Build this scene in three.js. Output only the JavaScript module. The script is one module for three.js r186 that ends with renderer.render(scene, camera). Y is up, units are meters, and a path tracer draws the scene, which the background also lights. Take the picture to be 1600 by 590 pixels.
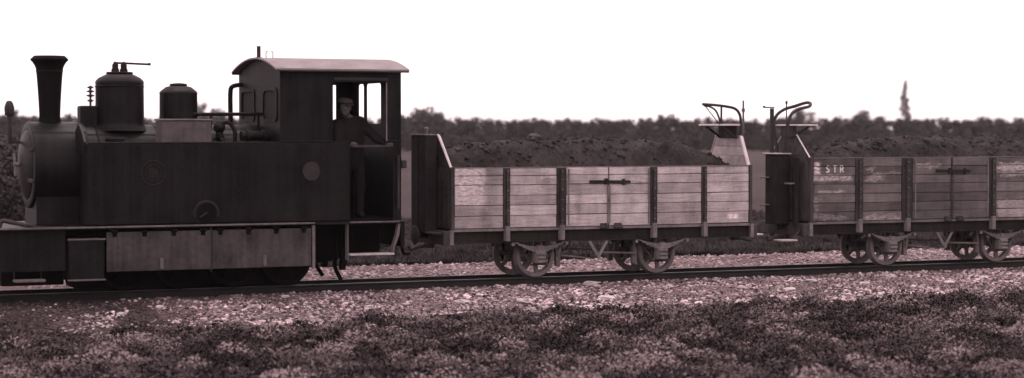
import * as THREE from 'three';
import { mergeGeometries } from 'three/addons/utils/BufferGeometryUtils.js';
import { RoundedBoxGeometry } from 'three/addons/geometries/RoundedBoxGeometry.js';
import { MarchingCubes } from 'three/addons/objects/MarchingCubes.js';
import { ImprovedNoise } from 'three/addons/math/ImprovedNoise.js';

// ------------------------------------------------------------ camera, sky, sun, exposure
const scene = new THREE.Scene();
const camera = new THREE.PerspectiveCamera(10.703, 1024 / 377, 0.5, 6000);
const YAW = 0.4258, PITCH = -0.0297;
camera.position.set(-3.65, 2.23, 27.95);
camera.lookAt(-3.65 + Math.sin(YAW) * Math.cos(PITCH) * 100, 2.23 + Math.sin(PITCH) * 100, 27.95 - Math.cos(YAW) * Math.cos(PITCH) * 100);
camera.focus = 30.5; camera.userData.fStop = 1.1;   // an old fast plate lens: near weeds and far wood fall soft
scene.add(camera);

{ // hazy overcast sky, a little brighter overhead than at the horizon
  const w = 64, h = 32, d = new Float32Array(w * h * 4);
  for (let j = 0; j < h; j++) for (let i = 0; i < w; i++) {
    const el = (j + 0.5) / h * Math.PI - Math.PI / 2, s = Math.max(0, Math.sin(el));
    const L = 0.88 + 0.26 * s, k = (j * w + i) * 4;
    d[k] = 1.14 * L; d[k + 1] = 0.95 * L; d[k + 2] = 0.975 * L; d[k + 3] = 1;
  }
  const t = new THREE.DataTexture(d, w, h, THREE.RGBAFormat, THREE.FloatType);
  t.mapping = THREE.EquirectangularReflectionMapping; t.magFilter = THREE.LinearFilter; t.minFilter = THREE.LinearFilter; t.needsUpdate = true;
  scene.background = t; scene.environment = t;
}
const sun = new THREE.DirectionalLight(new THREE.Color(1.0, 0.85, 0.86), 1.3);
sun.position.set(9 + 4, 30, -6); sun.target.position.set(9, 0, 0);
sun.castShadow = true; sun.shadow.radius = 26; sun.shadow.mapSize.set(2048, 2048);
Object.assign(sun.shadow.camera, { left: -16, right: 16, top: 16, bottom: -16, near: 1, far: 70 });
scene.add(sun, sun.target);

const renderer = new THREE.WebGLRenderer({ antialias: true });
renderer.toneMapping = THREE.LinearToneMapping;
renderer.toneMappingExposure = 1.6;
renderer.shadowMap.enabled = true;

// ------------------------------------------------------------ helpers
let seed = 7;
const rnd = () => { seed = (seed * 1664525 + 1013904223) >>> 0; return seed / 4294967296; };
const rr = (a, b) => a + (b - a) * rnd();
const IN = new ImprovedNoise();
const ns = (x, y, z = 0.37) => IN.noise(x, y, z);
const fbm = (x, y, z = 0.37, o = 4) => { let s = 0, a = 0.5; for (let i = 0; i < o; i++) { s += a * ns(x, y, z + i * 7.3); x *= 2.03; y *= 2.03; a *= 0.5; } return s; };
const sst = (a, b, x) => { const t = Math.min(1, Math.max(0, (x - a) / (b - a))); return t * t * (3 - 2 * t); };
const lin = (l, w = 1) => new THREE.Color().setRGB(l, l * (1 - 0.14 * w), l * (1 - 0.12 * w));   // near neutral, faintly rosy like the toned print
const enc = (v) => { v = Math.min(1, Math.max(0, v)); return 255 * (v < 0.0031308 ? 12.92 * v : 1.055 * Math.pow(v, 1 / 2.4) - 0.055); };

function tex(w, h, fn, wrap = true) {           // fn(u, v) -> linear luminance
  const d = new Uint8Array(w * h * 4);
  for (let j = 0; j < h; j++) for (let i = 0; i < w; i++) {
    const l = fn(i / w, j / h), k = (j * w + i) * 4;
    d[k] = enc(l); d[k + 1] = enc(l * 0.865); d[k + 2] = enc(l * 0.885); d[k + 3] = 255;
  }
  const t = new THREE.DataTexture(d, w, h);
  t.colorSpace = THREE.SRGBColorSpace; t.magFilter = THREE.LinearFilter; t.minFilter = THREE.LinearMipmapLinearFilter; t.generateMipmaps = true;
  if (wrap) t.wrapS = t.wrapT = THREE.MirroredRepeatWrapping;
  t.needsUpdate = true; return t;
}
function grey(w, h, fn) { const d = new Uint8Array(w * h * 4); for (let j = 0; j < h; j++) for (let i = 0; i < w; i++) { const v = 255 * Math.min(1, Math.max(0, fn(i / w, j / h))), k = (j * w + i) * 4; d[k] = d[k + 1] = d[k + 2] = v; d[k + 3] = 255; } const t = new THREE.DataTexture(d, w, h); t.magFilter = THREE.LinearFilter; t.wrapS = t.wrapT = THREE.MirroredRepeatWrapping; t.needsUpdate = true; return t; }

const bumpFine = grey(256, 256, (u, v) => 0.5 + fbm(u * 14, v * 14, 3.1, 4));
function mat(l, o = {}) {   // a matt weathered surface, blotched and speckled round the luminance l; textures tile over 2 m
  const v = o.vary ?? 0.35, sd = o.seed ?? 1, m = new THREE.MeshPhysicalMaterial({
    roughness: o.rough ?? 0.75, metalness: o.metal ?? 0, specularIntensity: o.spec ?? 0.35,
    map: tex(256, 256, (u, w) => l * (1 + v * (1.5 * fbm(u * 6, w * 6, sd * 3.3, 5) + 0.7 * fbm(u * 40, w * 40, sd * 5.1, 2) + (o.streak ?? 0) * fbm(u * 30, w * 2.2, sd * 1.7, 3)))),
    bumpMap: bumpFine, bumpScale: o.bump ?? 0.003,
  });
  m.map.repeat.set(0.5, 0.5);
  return m;
}
const M = {
  black: mat(0.0065, { vary: 0.9, streak: 1.6, seed: 1, rough: 0.55, spec: 0.22 }),
  boiler: mat(0.006, { vary: 0.9, streak: 1.3, seed: 12, rough: 0.5, spec: 0.28 }),
  soot: mat(0.005, { vary: 0.4, seed: 3, rough: 0.9, spec: 0.15 }),
  skirt: mat(0.046, { vary: 0.55, streak: 1.2, seed: 4, rough: 0.8 }),
  box: mat(0.08, { vary: 0.45, streak: 0.8, seed: 5 }),
  roof: mat(0.19, { vary: 0.3, seed: 6, rough: 0.85 }),
  worn: mat(0.36, { vary: 0.5, streak: 0.6, seed: 7, rough: 0.55, spec: 0.5 }),
  wornDim: mat(0.12, { vary: 0.7, streak: 0.9, seed: 8, rough: 0.6 }),
  plate: mat(0.02, { vary: 0.45, seed: 9, rough: 0.5, spec: 0.5 }),
  plateDim: mat(0.012, { vary: 0.4, seed: 10, rough: 0.6 }),
  iron: mat(0.036, { vary: 0.7, streak: 0.9, seed: 11, rough: 0.75 }),
  ironPale: mat(0.14, { vary: 0.55, streak: 0.7, seed: 13, rough: 0.8 }),
  ironMid: mat(0.115, { vary: 0.6, streak: 0.5, seed: 18, rough: 0.8 }),
  sole: mat(0.02, { vary: 0.6, streak: 1, seed: 14, rough: 0.8, spec: 0.2 }),
  endWood: mat(0.05, { vary: 0.6, streak: 1.3, seed: 15, rough: 0.85 }),
  endPale: mat(0.3, { vary: 0.5, streak: 1.0, seed: 16, rough: 0.9 }),
  seatWood: mat(0.5, { vary: 0.3, streak: 0.6, seed: 17, rough: 0.85 }),
  rail: mat(0.014, { vary: 0.6, seed: 19, rough: 0.7 }),
  railHead: mat(0.05, { vary: 0.4, seed: 20, rough: 0.4, metal: 0.6 }),
  sleeper: mat(0.05, { vary: 0.6, streak: 1, seed: 21, rough: 0.95 }),
  darkPane: new THREE.MeshPhysicalMaterial({ color: lin(0.02), transmission: 0.1, thickness: 0, roughness: 0.75, specularIntensity: 0.2 }),  // cab panes coloured near black to give the dark of the interior
  glass: new THREE.MeshPhysicalMaterial({ color: 0xffffff, transmission: 1, thickness: 0, roughness: 0.05, ior: 1.45 }),
};

function triUV(g, off) {
  const p = g.attributes.position, n = g.attributes.normal, uv = new Float32Array(p.count * 2);
  for (let i = 0; i < p.count; i++) {
    const ax = Math.abs(n.getX(i)), ay = Math.abs(n.getY(i)), az = Math.abs(n.getZ(i));
    const x = p.getX(i), y = p.getY(i), z = p.getZ(i);
    const a = az >= ax && az >= ay ? [x, y] : ax >= ay ? [z, y] : [x, z];
    uv[2 * i] = a[0] + off; uv[2 * i + 1] = a[1] + off * 0.7;
  }
  g.setAttribute('uv', new THREE.BufferAttribute(uv, 2));
}
function join(gs, keepUV = false) {
  const list = gs.flat(Infinity).map((g) => { const q = g.index ? g.toNonIndexed() : g.clone(); for (const k of Object.keys(q.attributes)) if (!['position', 'normal', ...(keepUV ? ['uv'] : [])].includes(k)) q.deleteAttribute(k); return q; });
  const g = list.length > 1 ? mergeGeometries(list) : list[0];
  if (!keepUV) triUV(g, Math.floor(rnd() * 97) * 0.13);
  return g;
}
const bases = new Map(), used = new Map();
function numbered(n) { const k = used.get(n) ?? 0; used.set(n, k + 1); return k ? `${n}_${String(k).padStart(3, '0')}` : n; }
function tag(o, label, category, group, kind) { o.userData.label = label; o.userData.category = category; if (group) o.userData.group = group; if (kind) o.userData.kind = kind; return o; }
function thing(name, base, label, category, group) {
  const g = new THREE.Group(); g.name = numbered(name); g.position.set(...base); bases.set(g, base); scene.add(g);
  return tag(g, label, category, group);
}
function part(parent, name, geoms, m, label, keepUV = false) {
  const g = join([geoms], keepUV), b = bases.get(parent) ?? [0, 0, 0];
  g.translate(-b[0], -b[1], -b[2]);
  const o = new THREE.Mesh(g, m); o.name = name; o.castShadow = o.receiveShadow = true; bases.set(o, b);
  if (label) o.userData.label = label;
  parent.add(o); return o;
}
function solo(name, geoms, m, label, category, group, kind, keepUV = false) {
  const o = new THREE.Mesh(join([geoms], keepUV), m); o.name = numbered(name); o.castShadow = o.receiveShadow = true; scene.add(o);
  return tag(o, label, category, group, kind);
}
const bx = (x0, x1, y0, y1, z0, z1) => new THREE.BoxGeometry(x1 - x0, y1 - y0, z1 - z0).translate((x0 + x1) / 2, (y0 + y1) / 2, (z0 + z1) / 2);
const rbx = (x0, x1, y0, y1, z0, z1, r = 0.01, s = 2) => new RoundedBoxGeometry(x1 - x0, y1 - y0, z1 - z0, s, r).translate((x0 + x1) / 2, (y0 + y1) / 2, (z0 + z1) / 2);
const V = (a) => new THREE.Vector3(...a);
function cyl(a, b, r0, r1 = r0, seg = 16, open = false) {
  const A = V(a), B = V(b), d = B.clone().sub(A), g = new THREE.CylinderGeometry(r1, r0, d.length(), seg, 1, open);
  g.applyQuaternion(new THREE.Quaternion().setFromUnitVectors(new THREE.Vector3(0, 1, 0), d.clone().normalize()));
  return g.translate((A.x + B.x) / 2, (A.y + B.y) / 2, (A.z + B.z) / 2);
}
const tube = (pts, r, seg = 40, closed = false, ten = 0.5) => new THREE.TubeGeometry(new THREE.CatmullRomCurve3(pts.map(V), closed, 'catmullrom', ten), seg, r, 10, closed);
const lathe = (prof, x, z, seg = 40) => new THREE.LatheGeometry(prof.map(([r, y]) => new THREE.Vector2(r, y)), seg).translate(x, 0, z);
const ring = (x, y, z, r, t, seg = 36) => new THREE.TorusGeometry(r, t, 8, seg).translate(x, y, z);
function bar(a, b, w, h) { // rectangular bar from a to b; w across (roughly z), h thick
  const A = V(a), B = V(b), d = B.clone().sub(A), g = new THREE.BoxGeometry(d.length(), h, w);
  g.applyQuaternion(new THREE.Quaternion().setFromUnitVectors(new THREE.Vector3(1, 0, 0), d.clone().normalize()));
  return g.translate((A.x + B.x) / 2, (A.y + B.y) / 2, (A.z + B.z) / 2);
}
function plateXY(pts, z0, z1, holes = [], bevel = 0) {   // outline in x,y extruded from z0 to z1
  const s = new THREE.Shape(pts.map(([x, y]) => new THREE.Vector2(x, y)));
  for (const h of holes) s.holes.push(new THREE.Path(h.map(([x, y]) => new THREE.Vector2(x, y))));
  return new THREE.ExtrudeGeometry(s, { depth: z1 - z0, bevelEnabled: bevel > 0, bevelThickness: bevel, bevelSize: bevel, bevelSegments: 1, curveSegments: 12 }).translate(0, 0, z0);
}
function plateZY(pts, x0, x1, holes = []) {              // outline in z,y extruded from x0 to x1
  const g = plateXY(pts.map(([z, y]) => [-z, y]), x0, x1, holes.map((h) => h.map(([z, y]) => [-z, y])));
  return g.rotateY(Math.PI / 2);                        // (x,y,z) -> (z,y,-x): so shape x=-z gives world z=z, extrude z gives world x
}

// ------------------------------------------------------------ terrain
const edgeN = (x) => 2.6 + 0.28 * fbm(x * 0.55, 4.2) * 2 + 0.15 * ns(x * 2.1, 9.1) - 0.025 * (x - 8);     // where the ballast gives way to weeds
const groundY = (x, z) => {
  const a = sst(60, 20, Math.abs(z)) ;
  let y = -0.36 + a * (0.1 * fbm(x * 0.9, z * 0.9, 1.7, 3) + 0.05 * ns(x * 2.6, z * 2.6, 2.2));
  if (z > 2) y += 0.02 * sst(2, 6, z);
  return y;
};
{
  const span = (a, b, n) => Array.from({ length: n }, (_, i) => a + (b - a) * i / n);
  const xs = [-3000, -1400, -700, -350, -160, -80, -40, -20, -10, ...span(-5, 22, 300), ...span(22, 60, 40), 70, 90, 120, 170, 240, 340, 500, 800, 1500, 3500];
  const zs = [-4000, -2200, -1200, -800, -550, -400, -300, -240, -190, -150, -120, -95, -75, -60, -48, -38, ...span(-30, -5, 60), ...span(-5, 2, 20), ...span(2, 13.5, 150), 15, 18, 24, 34, 60, 140, 400, 1500];
  const nx = xs.length, nz = zs.length, pos = [], col = [], uv = [], idx = [];
  for (let j = 0; j < nz; j++) for (let i = 0; i < nx; i++) {
    const x = xs[i], z = zs[j];
    pos.push(x, groundY(x, z), z); uv.push(x / 3, z / 3);
    const m = fbm(x * 0.8, z * 0.8, 5.5, 4), near = z > 1.5 ? 1 : 0;
    const l = near ? 0.045 * (1 + 1.5 * m) : 0.06 * (1 + 0.9 * fbm(x * 0.12, z * 0.3, 8.8, 4));
    const c = lin(Math.max(0.012, l)); col.push(c.r, c.g, c.b);
  }
  for (let j = 0; j < nz - 1; j++) for (let i = 0; i < nx - 1; i++) { const a = j * nx + i; idx.push(a, a + nx, a + 1, a + 1, a + nx, a + nx + 1); }
  const g = new THREE.BufferGeometry(); g.setAttribute('position', new THREE.Float32BufferAttribute(pos, 3)); g.setAttribute('color', new THREE.Float32BufferAttribute(col, 3)); g.setAttribute('uv', new THREE.Float32BufferAttribute(uv, 2)); g.setIndex(idx); g.computeVertexNormals();
  const mt = new THREE.MeshPhysicalMaterial({ specularIntensity: 0.1, vertexColors: true, roughness: 1, map: tex(512, 512, (u, v) => 0.62 + 0.75 * fbm(u * 16, v * 16, 1.2, 5) + 0.3 * fbm(u * 90, v * 90, 4.4, 2)) });
  const o = new THREE.Mesh(g, mt); o.name = 'ground'; o.receiveShadow = true; scene.add(o);
  tag(o, 'rough weedy meadow stretching from the foreground to the far wood', 'ground', null, 'structure');
}
const bedY = (x, z) => {
  const e = edgeN(x); let y;
  if (z > 0.5) y = -0.108 - 0.03 * sst(0.5, 1.1, z) - 0.2 * sst(0.9, e + 0.15, z) - 0.25 * sst(e + 0.05, e + 0.5, z);
  else if (z > -0.55) y = -0.115;
  else y = -0.115 + 0.035 * sst(-0.5, -1.2, z) + 0.035 * sst(-2.6, -3.5, z) - 0.45 * sst(-3.6 + 0.2 * ns(x * 0.5, 3.3), -4.5, z);
  return y + 0.03 * fbm(x * 1.3, z * 1.7, 6.6, 4) * (Math.abs(z) < 0.6 ? 0.5 : 1);
};
{
  const nx = 420, nz = 90, x0 = -14, x1 = 44, pos = [], idx = [], uv = [], col = [];
  for (let j = 0; j <= nz; j++) for (let i = 0; i <= nx; i++) {
    const x = x0 + (x1 - x0) * i / nx, z = -4.8 + 7.8 * j / nz; pos.push(x, bedY(x, z), z); uv.push(x / 2, z / 2);
    const pale = z > 0.4 ? sst(1.6, 4.6, x + 4 * fbm(x * 0.9, z * 0.7, 21, 4)) : 1, c = lin((0.055 + 0.115 * pale) * (1 + 0.9 * fbm(x * 0.6, z * 0.9, 2.9, 4)), 1.4).multiplyScalar(Math.abs(z) < 0.36 ? 0.5 : 1); col.push(c.r, c.g, c.b);  // darker towards the engine's front end: shade painted into the bed colour
  }
  for (let j = 0; j < nz; j++) for (let i = 0; i < nx; i++) { const a = j * (nx + 1) + i; idx.push(a, a + nx + 1, a + 1, a + 1, a + nx + 1, a + nx + 2); }
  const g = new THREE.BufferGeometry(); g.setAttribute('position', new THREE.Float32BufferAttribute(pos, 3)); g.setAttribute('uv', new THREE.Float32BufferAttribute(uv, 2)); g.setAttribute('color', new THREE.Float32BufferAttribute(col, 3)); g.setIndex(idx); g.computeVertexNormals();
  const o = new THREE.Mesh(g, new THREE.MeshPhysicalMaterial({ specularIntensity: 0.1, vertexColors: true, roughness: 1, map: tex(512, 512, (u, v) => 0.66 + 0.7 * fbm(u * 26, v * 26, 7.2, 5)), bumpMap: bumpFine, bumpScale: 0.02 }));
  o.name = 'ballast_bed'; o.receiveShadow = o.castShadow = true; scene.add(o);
  tag(o, 'bed of pale broken stone and cinders under the track, with shade painted in towards the engine front', 'track bed', null, 'structure');
}
// ------------------------------------------------------------ ballast stones
function stoneGeo(s, flat) {
  const g = new THREE.IcosahedronGeometry(1, 1), p = g.attributes.position;
  for (let i = 0; i < p.count; i++) { const v = new THREE.Vector3().fromBufferAttribute(p, i); const k = 1 + 0.55 * ns(v.x * 1.3 + s, v.y * 1.3, v.z * 1.3 + s * 2); v.multiplyScalar(k); v.y *= flat; v.x = Math.sign(v.x) * Math.min(Math.abs(v.x), 0.85); p.setXYZ(i, v.x, v.y, v.z * 0.75); }
  const f = g.index ? g.toNonIndexed() : g; f.computeVertexNormals(); return f;
}
camera.updateMatrixWorld(); camera.updateProjectionMatrix();
const stoneMat = new THREE.MeshPhysicalMaterial({ specularIntensity: 0.1, color: 0xffffff, roughness: 0.95 });
const dummy = new THREE.Object3D();
function scatter(name, geo, m, label, category, items) {
  const o = new THREE.InstancedMesh(geo, m, items.length); o.name = numbered(name); o.castShadow = o.receiveShadow = true;
  items.forEach((it, i) => { dummy.position.set(it.x, it.y, it.z); dummy.rotation.set(it.rx ?? 0, it.ry ?? 0, it.rz ?? 0); dummy.scale.set(it.s * (it.sx ?? 1), it.s * (it.sy ?? 1), it.s); dummy.updateMatrix(); o.setMatrixAt(i, dummy.matrix); o.setColorAt(i, it.c); });
  scene.add(o); return tag(o, label, category, null, 'stuff');
}
{
  const sets = [[], [], []];
  const put = (x, z, s, l) => sets[Math.floor(rnd() * 3)].push({ x, y: bedY(x, z) + s * 0.15, z, s, rx: rr(-0.5, 0.5), ry: rr(0, 6.28), rz: rr(-0.5, 0.5), c: lin(l, 1.5) });
  for (let i = 0; i < 70000; i++) { // near shoulder
    const x = rr(-2, 22), e = edgeN(x), z = 0.45 + (e + 0.25 - 0.45) * Math.pow(rnd(), 0.8) + (rnd() < 0.06 ? rr(0, 0.5) : 0), k = fbm(x * 1.1, z * 1.6, 3.9, 3);
    const darkStone = rnd() < 0.16 || rnd() > sst(1.6, 4.6, x + 4 * fbm(x * 0.9, z * 0.7, 21, 4)) * 0.94 + 0.05;   // cinders, plus darker stones towards the engine's front end as painted shade
    const toe = sst(e - 0.7, e, z);   // the coarsest stones have rolled to the foot of the bank
    put(x, z, 0.005 + (0.03 + 0.022 * toe) * Math.pow(rnd(), 4.2 - 1.0 * toe) * (1 + 0.9 * k), darkStone ? 0.05 * rr(0.5, 1.5) : Math.max(0.05, 0.25 * (1 + 1.3 * k) * rr(0.25, 1.9)));
  }
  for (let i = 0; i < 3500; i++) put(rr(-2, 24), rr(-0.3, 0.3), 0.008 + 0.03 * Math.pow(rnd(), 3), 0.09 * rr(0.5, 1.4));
  for (let i = 0; i < 17000; i++) { const x = rr(2, 26), z = -0.5 - 3.7 * Math.pow(rnd(), 0.7), k = fbm(x * 0.9, z * 1.2, 3.1, 3); put(x, z, 0.008 + 0.04 * Math.pow(rnd(), 3.4), Math.max(0.06, 0.26 * (1 + 0.7 * k) * rr(0.5, 1.5))); }
  sets.forEach((s, k) => scatter('ballast_gravel', stoneGeo(3.1 + k * 5, [0.45, 0.6, 0.35][k]), stoneMat, ['small broken ballast stones scattered along the track', 'chunky broken ballast gravel scattered along the track', 'thin slaty ballast chips scattered along the track'][k], 'gravel', s));
}
// larger pale stones one can point to
const slabMat = [mat(0.4, { vary: 0.35, seed: 31, rough: 0.95, bump: 0.01 }), mat(0.3, { vary: 0.4, seed: 32, rough: 0.95, bump: 0.01 })];
[[10.0, 0.74, 0.13], [9.98, 0.97, 0.09], [6.05, 1.9, 0.13], [6.6, 1.78, 0.09], [7.5, 1.72, 0.11], [4.4, 1.62, 0.09], [5.1, 0.95, 0.08], [8.4, 1.8, 0.12], [9.7, 1.86, 0.14], [12.2, 1.5, 0.1], [12.9, 1.72, 0.11], [13.6, 1.25, 0.12], [14.4, 1.55, 0.1], [15.2, 1.1, 0.12], [15.9, 1.7, 0.1], [11.1, 1.2, 0.09], [3.2, 1.35, 0.08], [2.6, 1.7, 0.08], [16.8, 1.4, 0.1], [7.3, 0.95, 0.08], [8.9, 1.3, 0.09], [5.6, 2.5, 0.07], [6.2, 3.4, 0.08], [4.1, 3.1, 0.07]].forEach(([x, z, s], i) => {
  const g = stoneGeo(20 + i * 3.7, 0.32).scale(s, s, s).rotateY(rr(0, 3)).rotateZ(rr(-0.1, 0.1));
  const o = solo('stone', g, slabMat[i % 2], 'pale flat stone lying among the ballast and weeds', 'stone', 'larger flat stones beside the track');
  o.position.set(x, (z < edgeN(x) ? bedY(x, z) : groundY(x, z)) + s * 0.12, z);
  const u = (o.position.clone().project(camera).x + 1) * 800, mark = [[165, 'cylinder cover'], [330, 'front skirt panel'], [487, 'rear skirt panel'], [640, 'cab'], [790, 'engine end of the pale wagon'], [890, 'leading wheels of the pale wagon'], [990, 'door of the pale wagon'], [1070, 'rear wheels of the pale wagon'], [1180, 'far end of the pale wagon'], [1270, 'gap between the wagons'], [1345, 'STR lettering'], [1430, 'leading wheels of the STR wagon'], [9999, 'door of the STR wagon']].find(([p]) => u < p)[1];
  o.userData.label = `pale flat stone ${z < 1.15 ? 'near the rail' : z < edgeN(x) ? 'low on the ballast' : 'among the weeds'}, below the ${mark}`;
});

// ------------------------------------------------------------ track
{
  const tr = thing('railway_track', [8, -0.1, 0], 'narrow gauge railway track of two dark rails on buried sleepers', 'railway track');
  const prof = [[-0.045, -0.13], [0.045, -0.13], [0.045, -0.12], [0.01, -0.105], [0.008, -0.032], [0.025, -0.022], [0.025, -0.006], [-0.025, -0.006], [-0.025, -0.022], [-0.008, -0.032], [-0.01, -0.105], [-0.045, -0.12]];
  for (const z of [0.4, -0.4]) {
    const rl = part(tr, 'rail', plateZY(prof.map(([a, b]) => [a + z, b]), -40, 70), M.rail);
    part(rl, 'rail_head', bx(-40, 70, -0.0055, 0, z - 0.022, z + 0.022), M.railHead, 'worn shiny running surface');
  }
  for (let i = 0; i < 42; i++) { const x = -3 + i * 0.68 + rr(-0.05, 0.05); part(tr, 'sleeper', rbx(x - 0.1, x + 0.1, -0.25, -0.1315, -0.72 + rr(-0.04, 0.04), 0.72 + rr(-0.05, 0.05), 0.012, 1), M.sleeper); }
}

// ------------------------------------------------------------ wheels
function wheel(parent, x, z, r, face, spokes, m = M.iron) {  // face +1: outer side towards +z
  const c = (a, b) => new THREE.Vector2(a, b);
  const ty = new THREE.LatheGeometry([c(r - 0.065, -0.045), c(r - 0.012 + 0.03, -0.045), c(r + 0.018, -0.036), c(r, -0.022), c(r - 0.003, 0.045), c(r - 0.012, 0.05), c(r - 0.065, 0.05), c(r - 0.072, 0.03), c(r - 0.072, -0.03), c(r - 0.065, -0.045)], 48).rotateX(Math.PI / 2).scale(1, 1, face).translate(x, r, z);
  if (face < 0) { const id = ty.index.array; for (let i = 0; i < id.length; i += 3) { const t = id[i]; id[i] = id[i + 1]; id[i + 1] = t; } }
  const w = part(parent, 'wheel', ty, m);
  for (let k = 0; k < spokes; k++) {
    const a = k / spokes * Math.PI * 2 + 0.35, cs = Math.cos(a), sn = Math.sin(a);
    part(w, 'spoke', bar([x + cs * 0.07, r + sn * 0.07, z + 0.005 * face], [x + cs * (r - 0.06), r + sn * (r - 0.06), z], 0.04, 0.06), m);
  }
  part(w, 'hub', cyl([x, r, z - 0.06], [x, r, z + 0.06], 0.095, 0.095, 20), m);
  return w;
}

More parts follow.
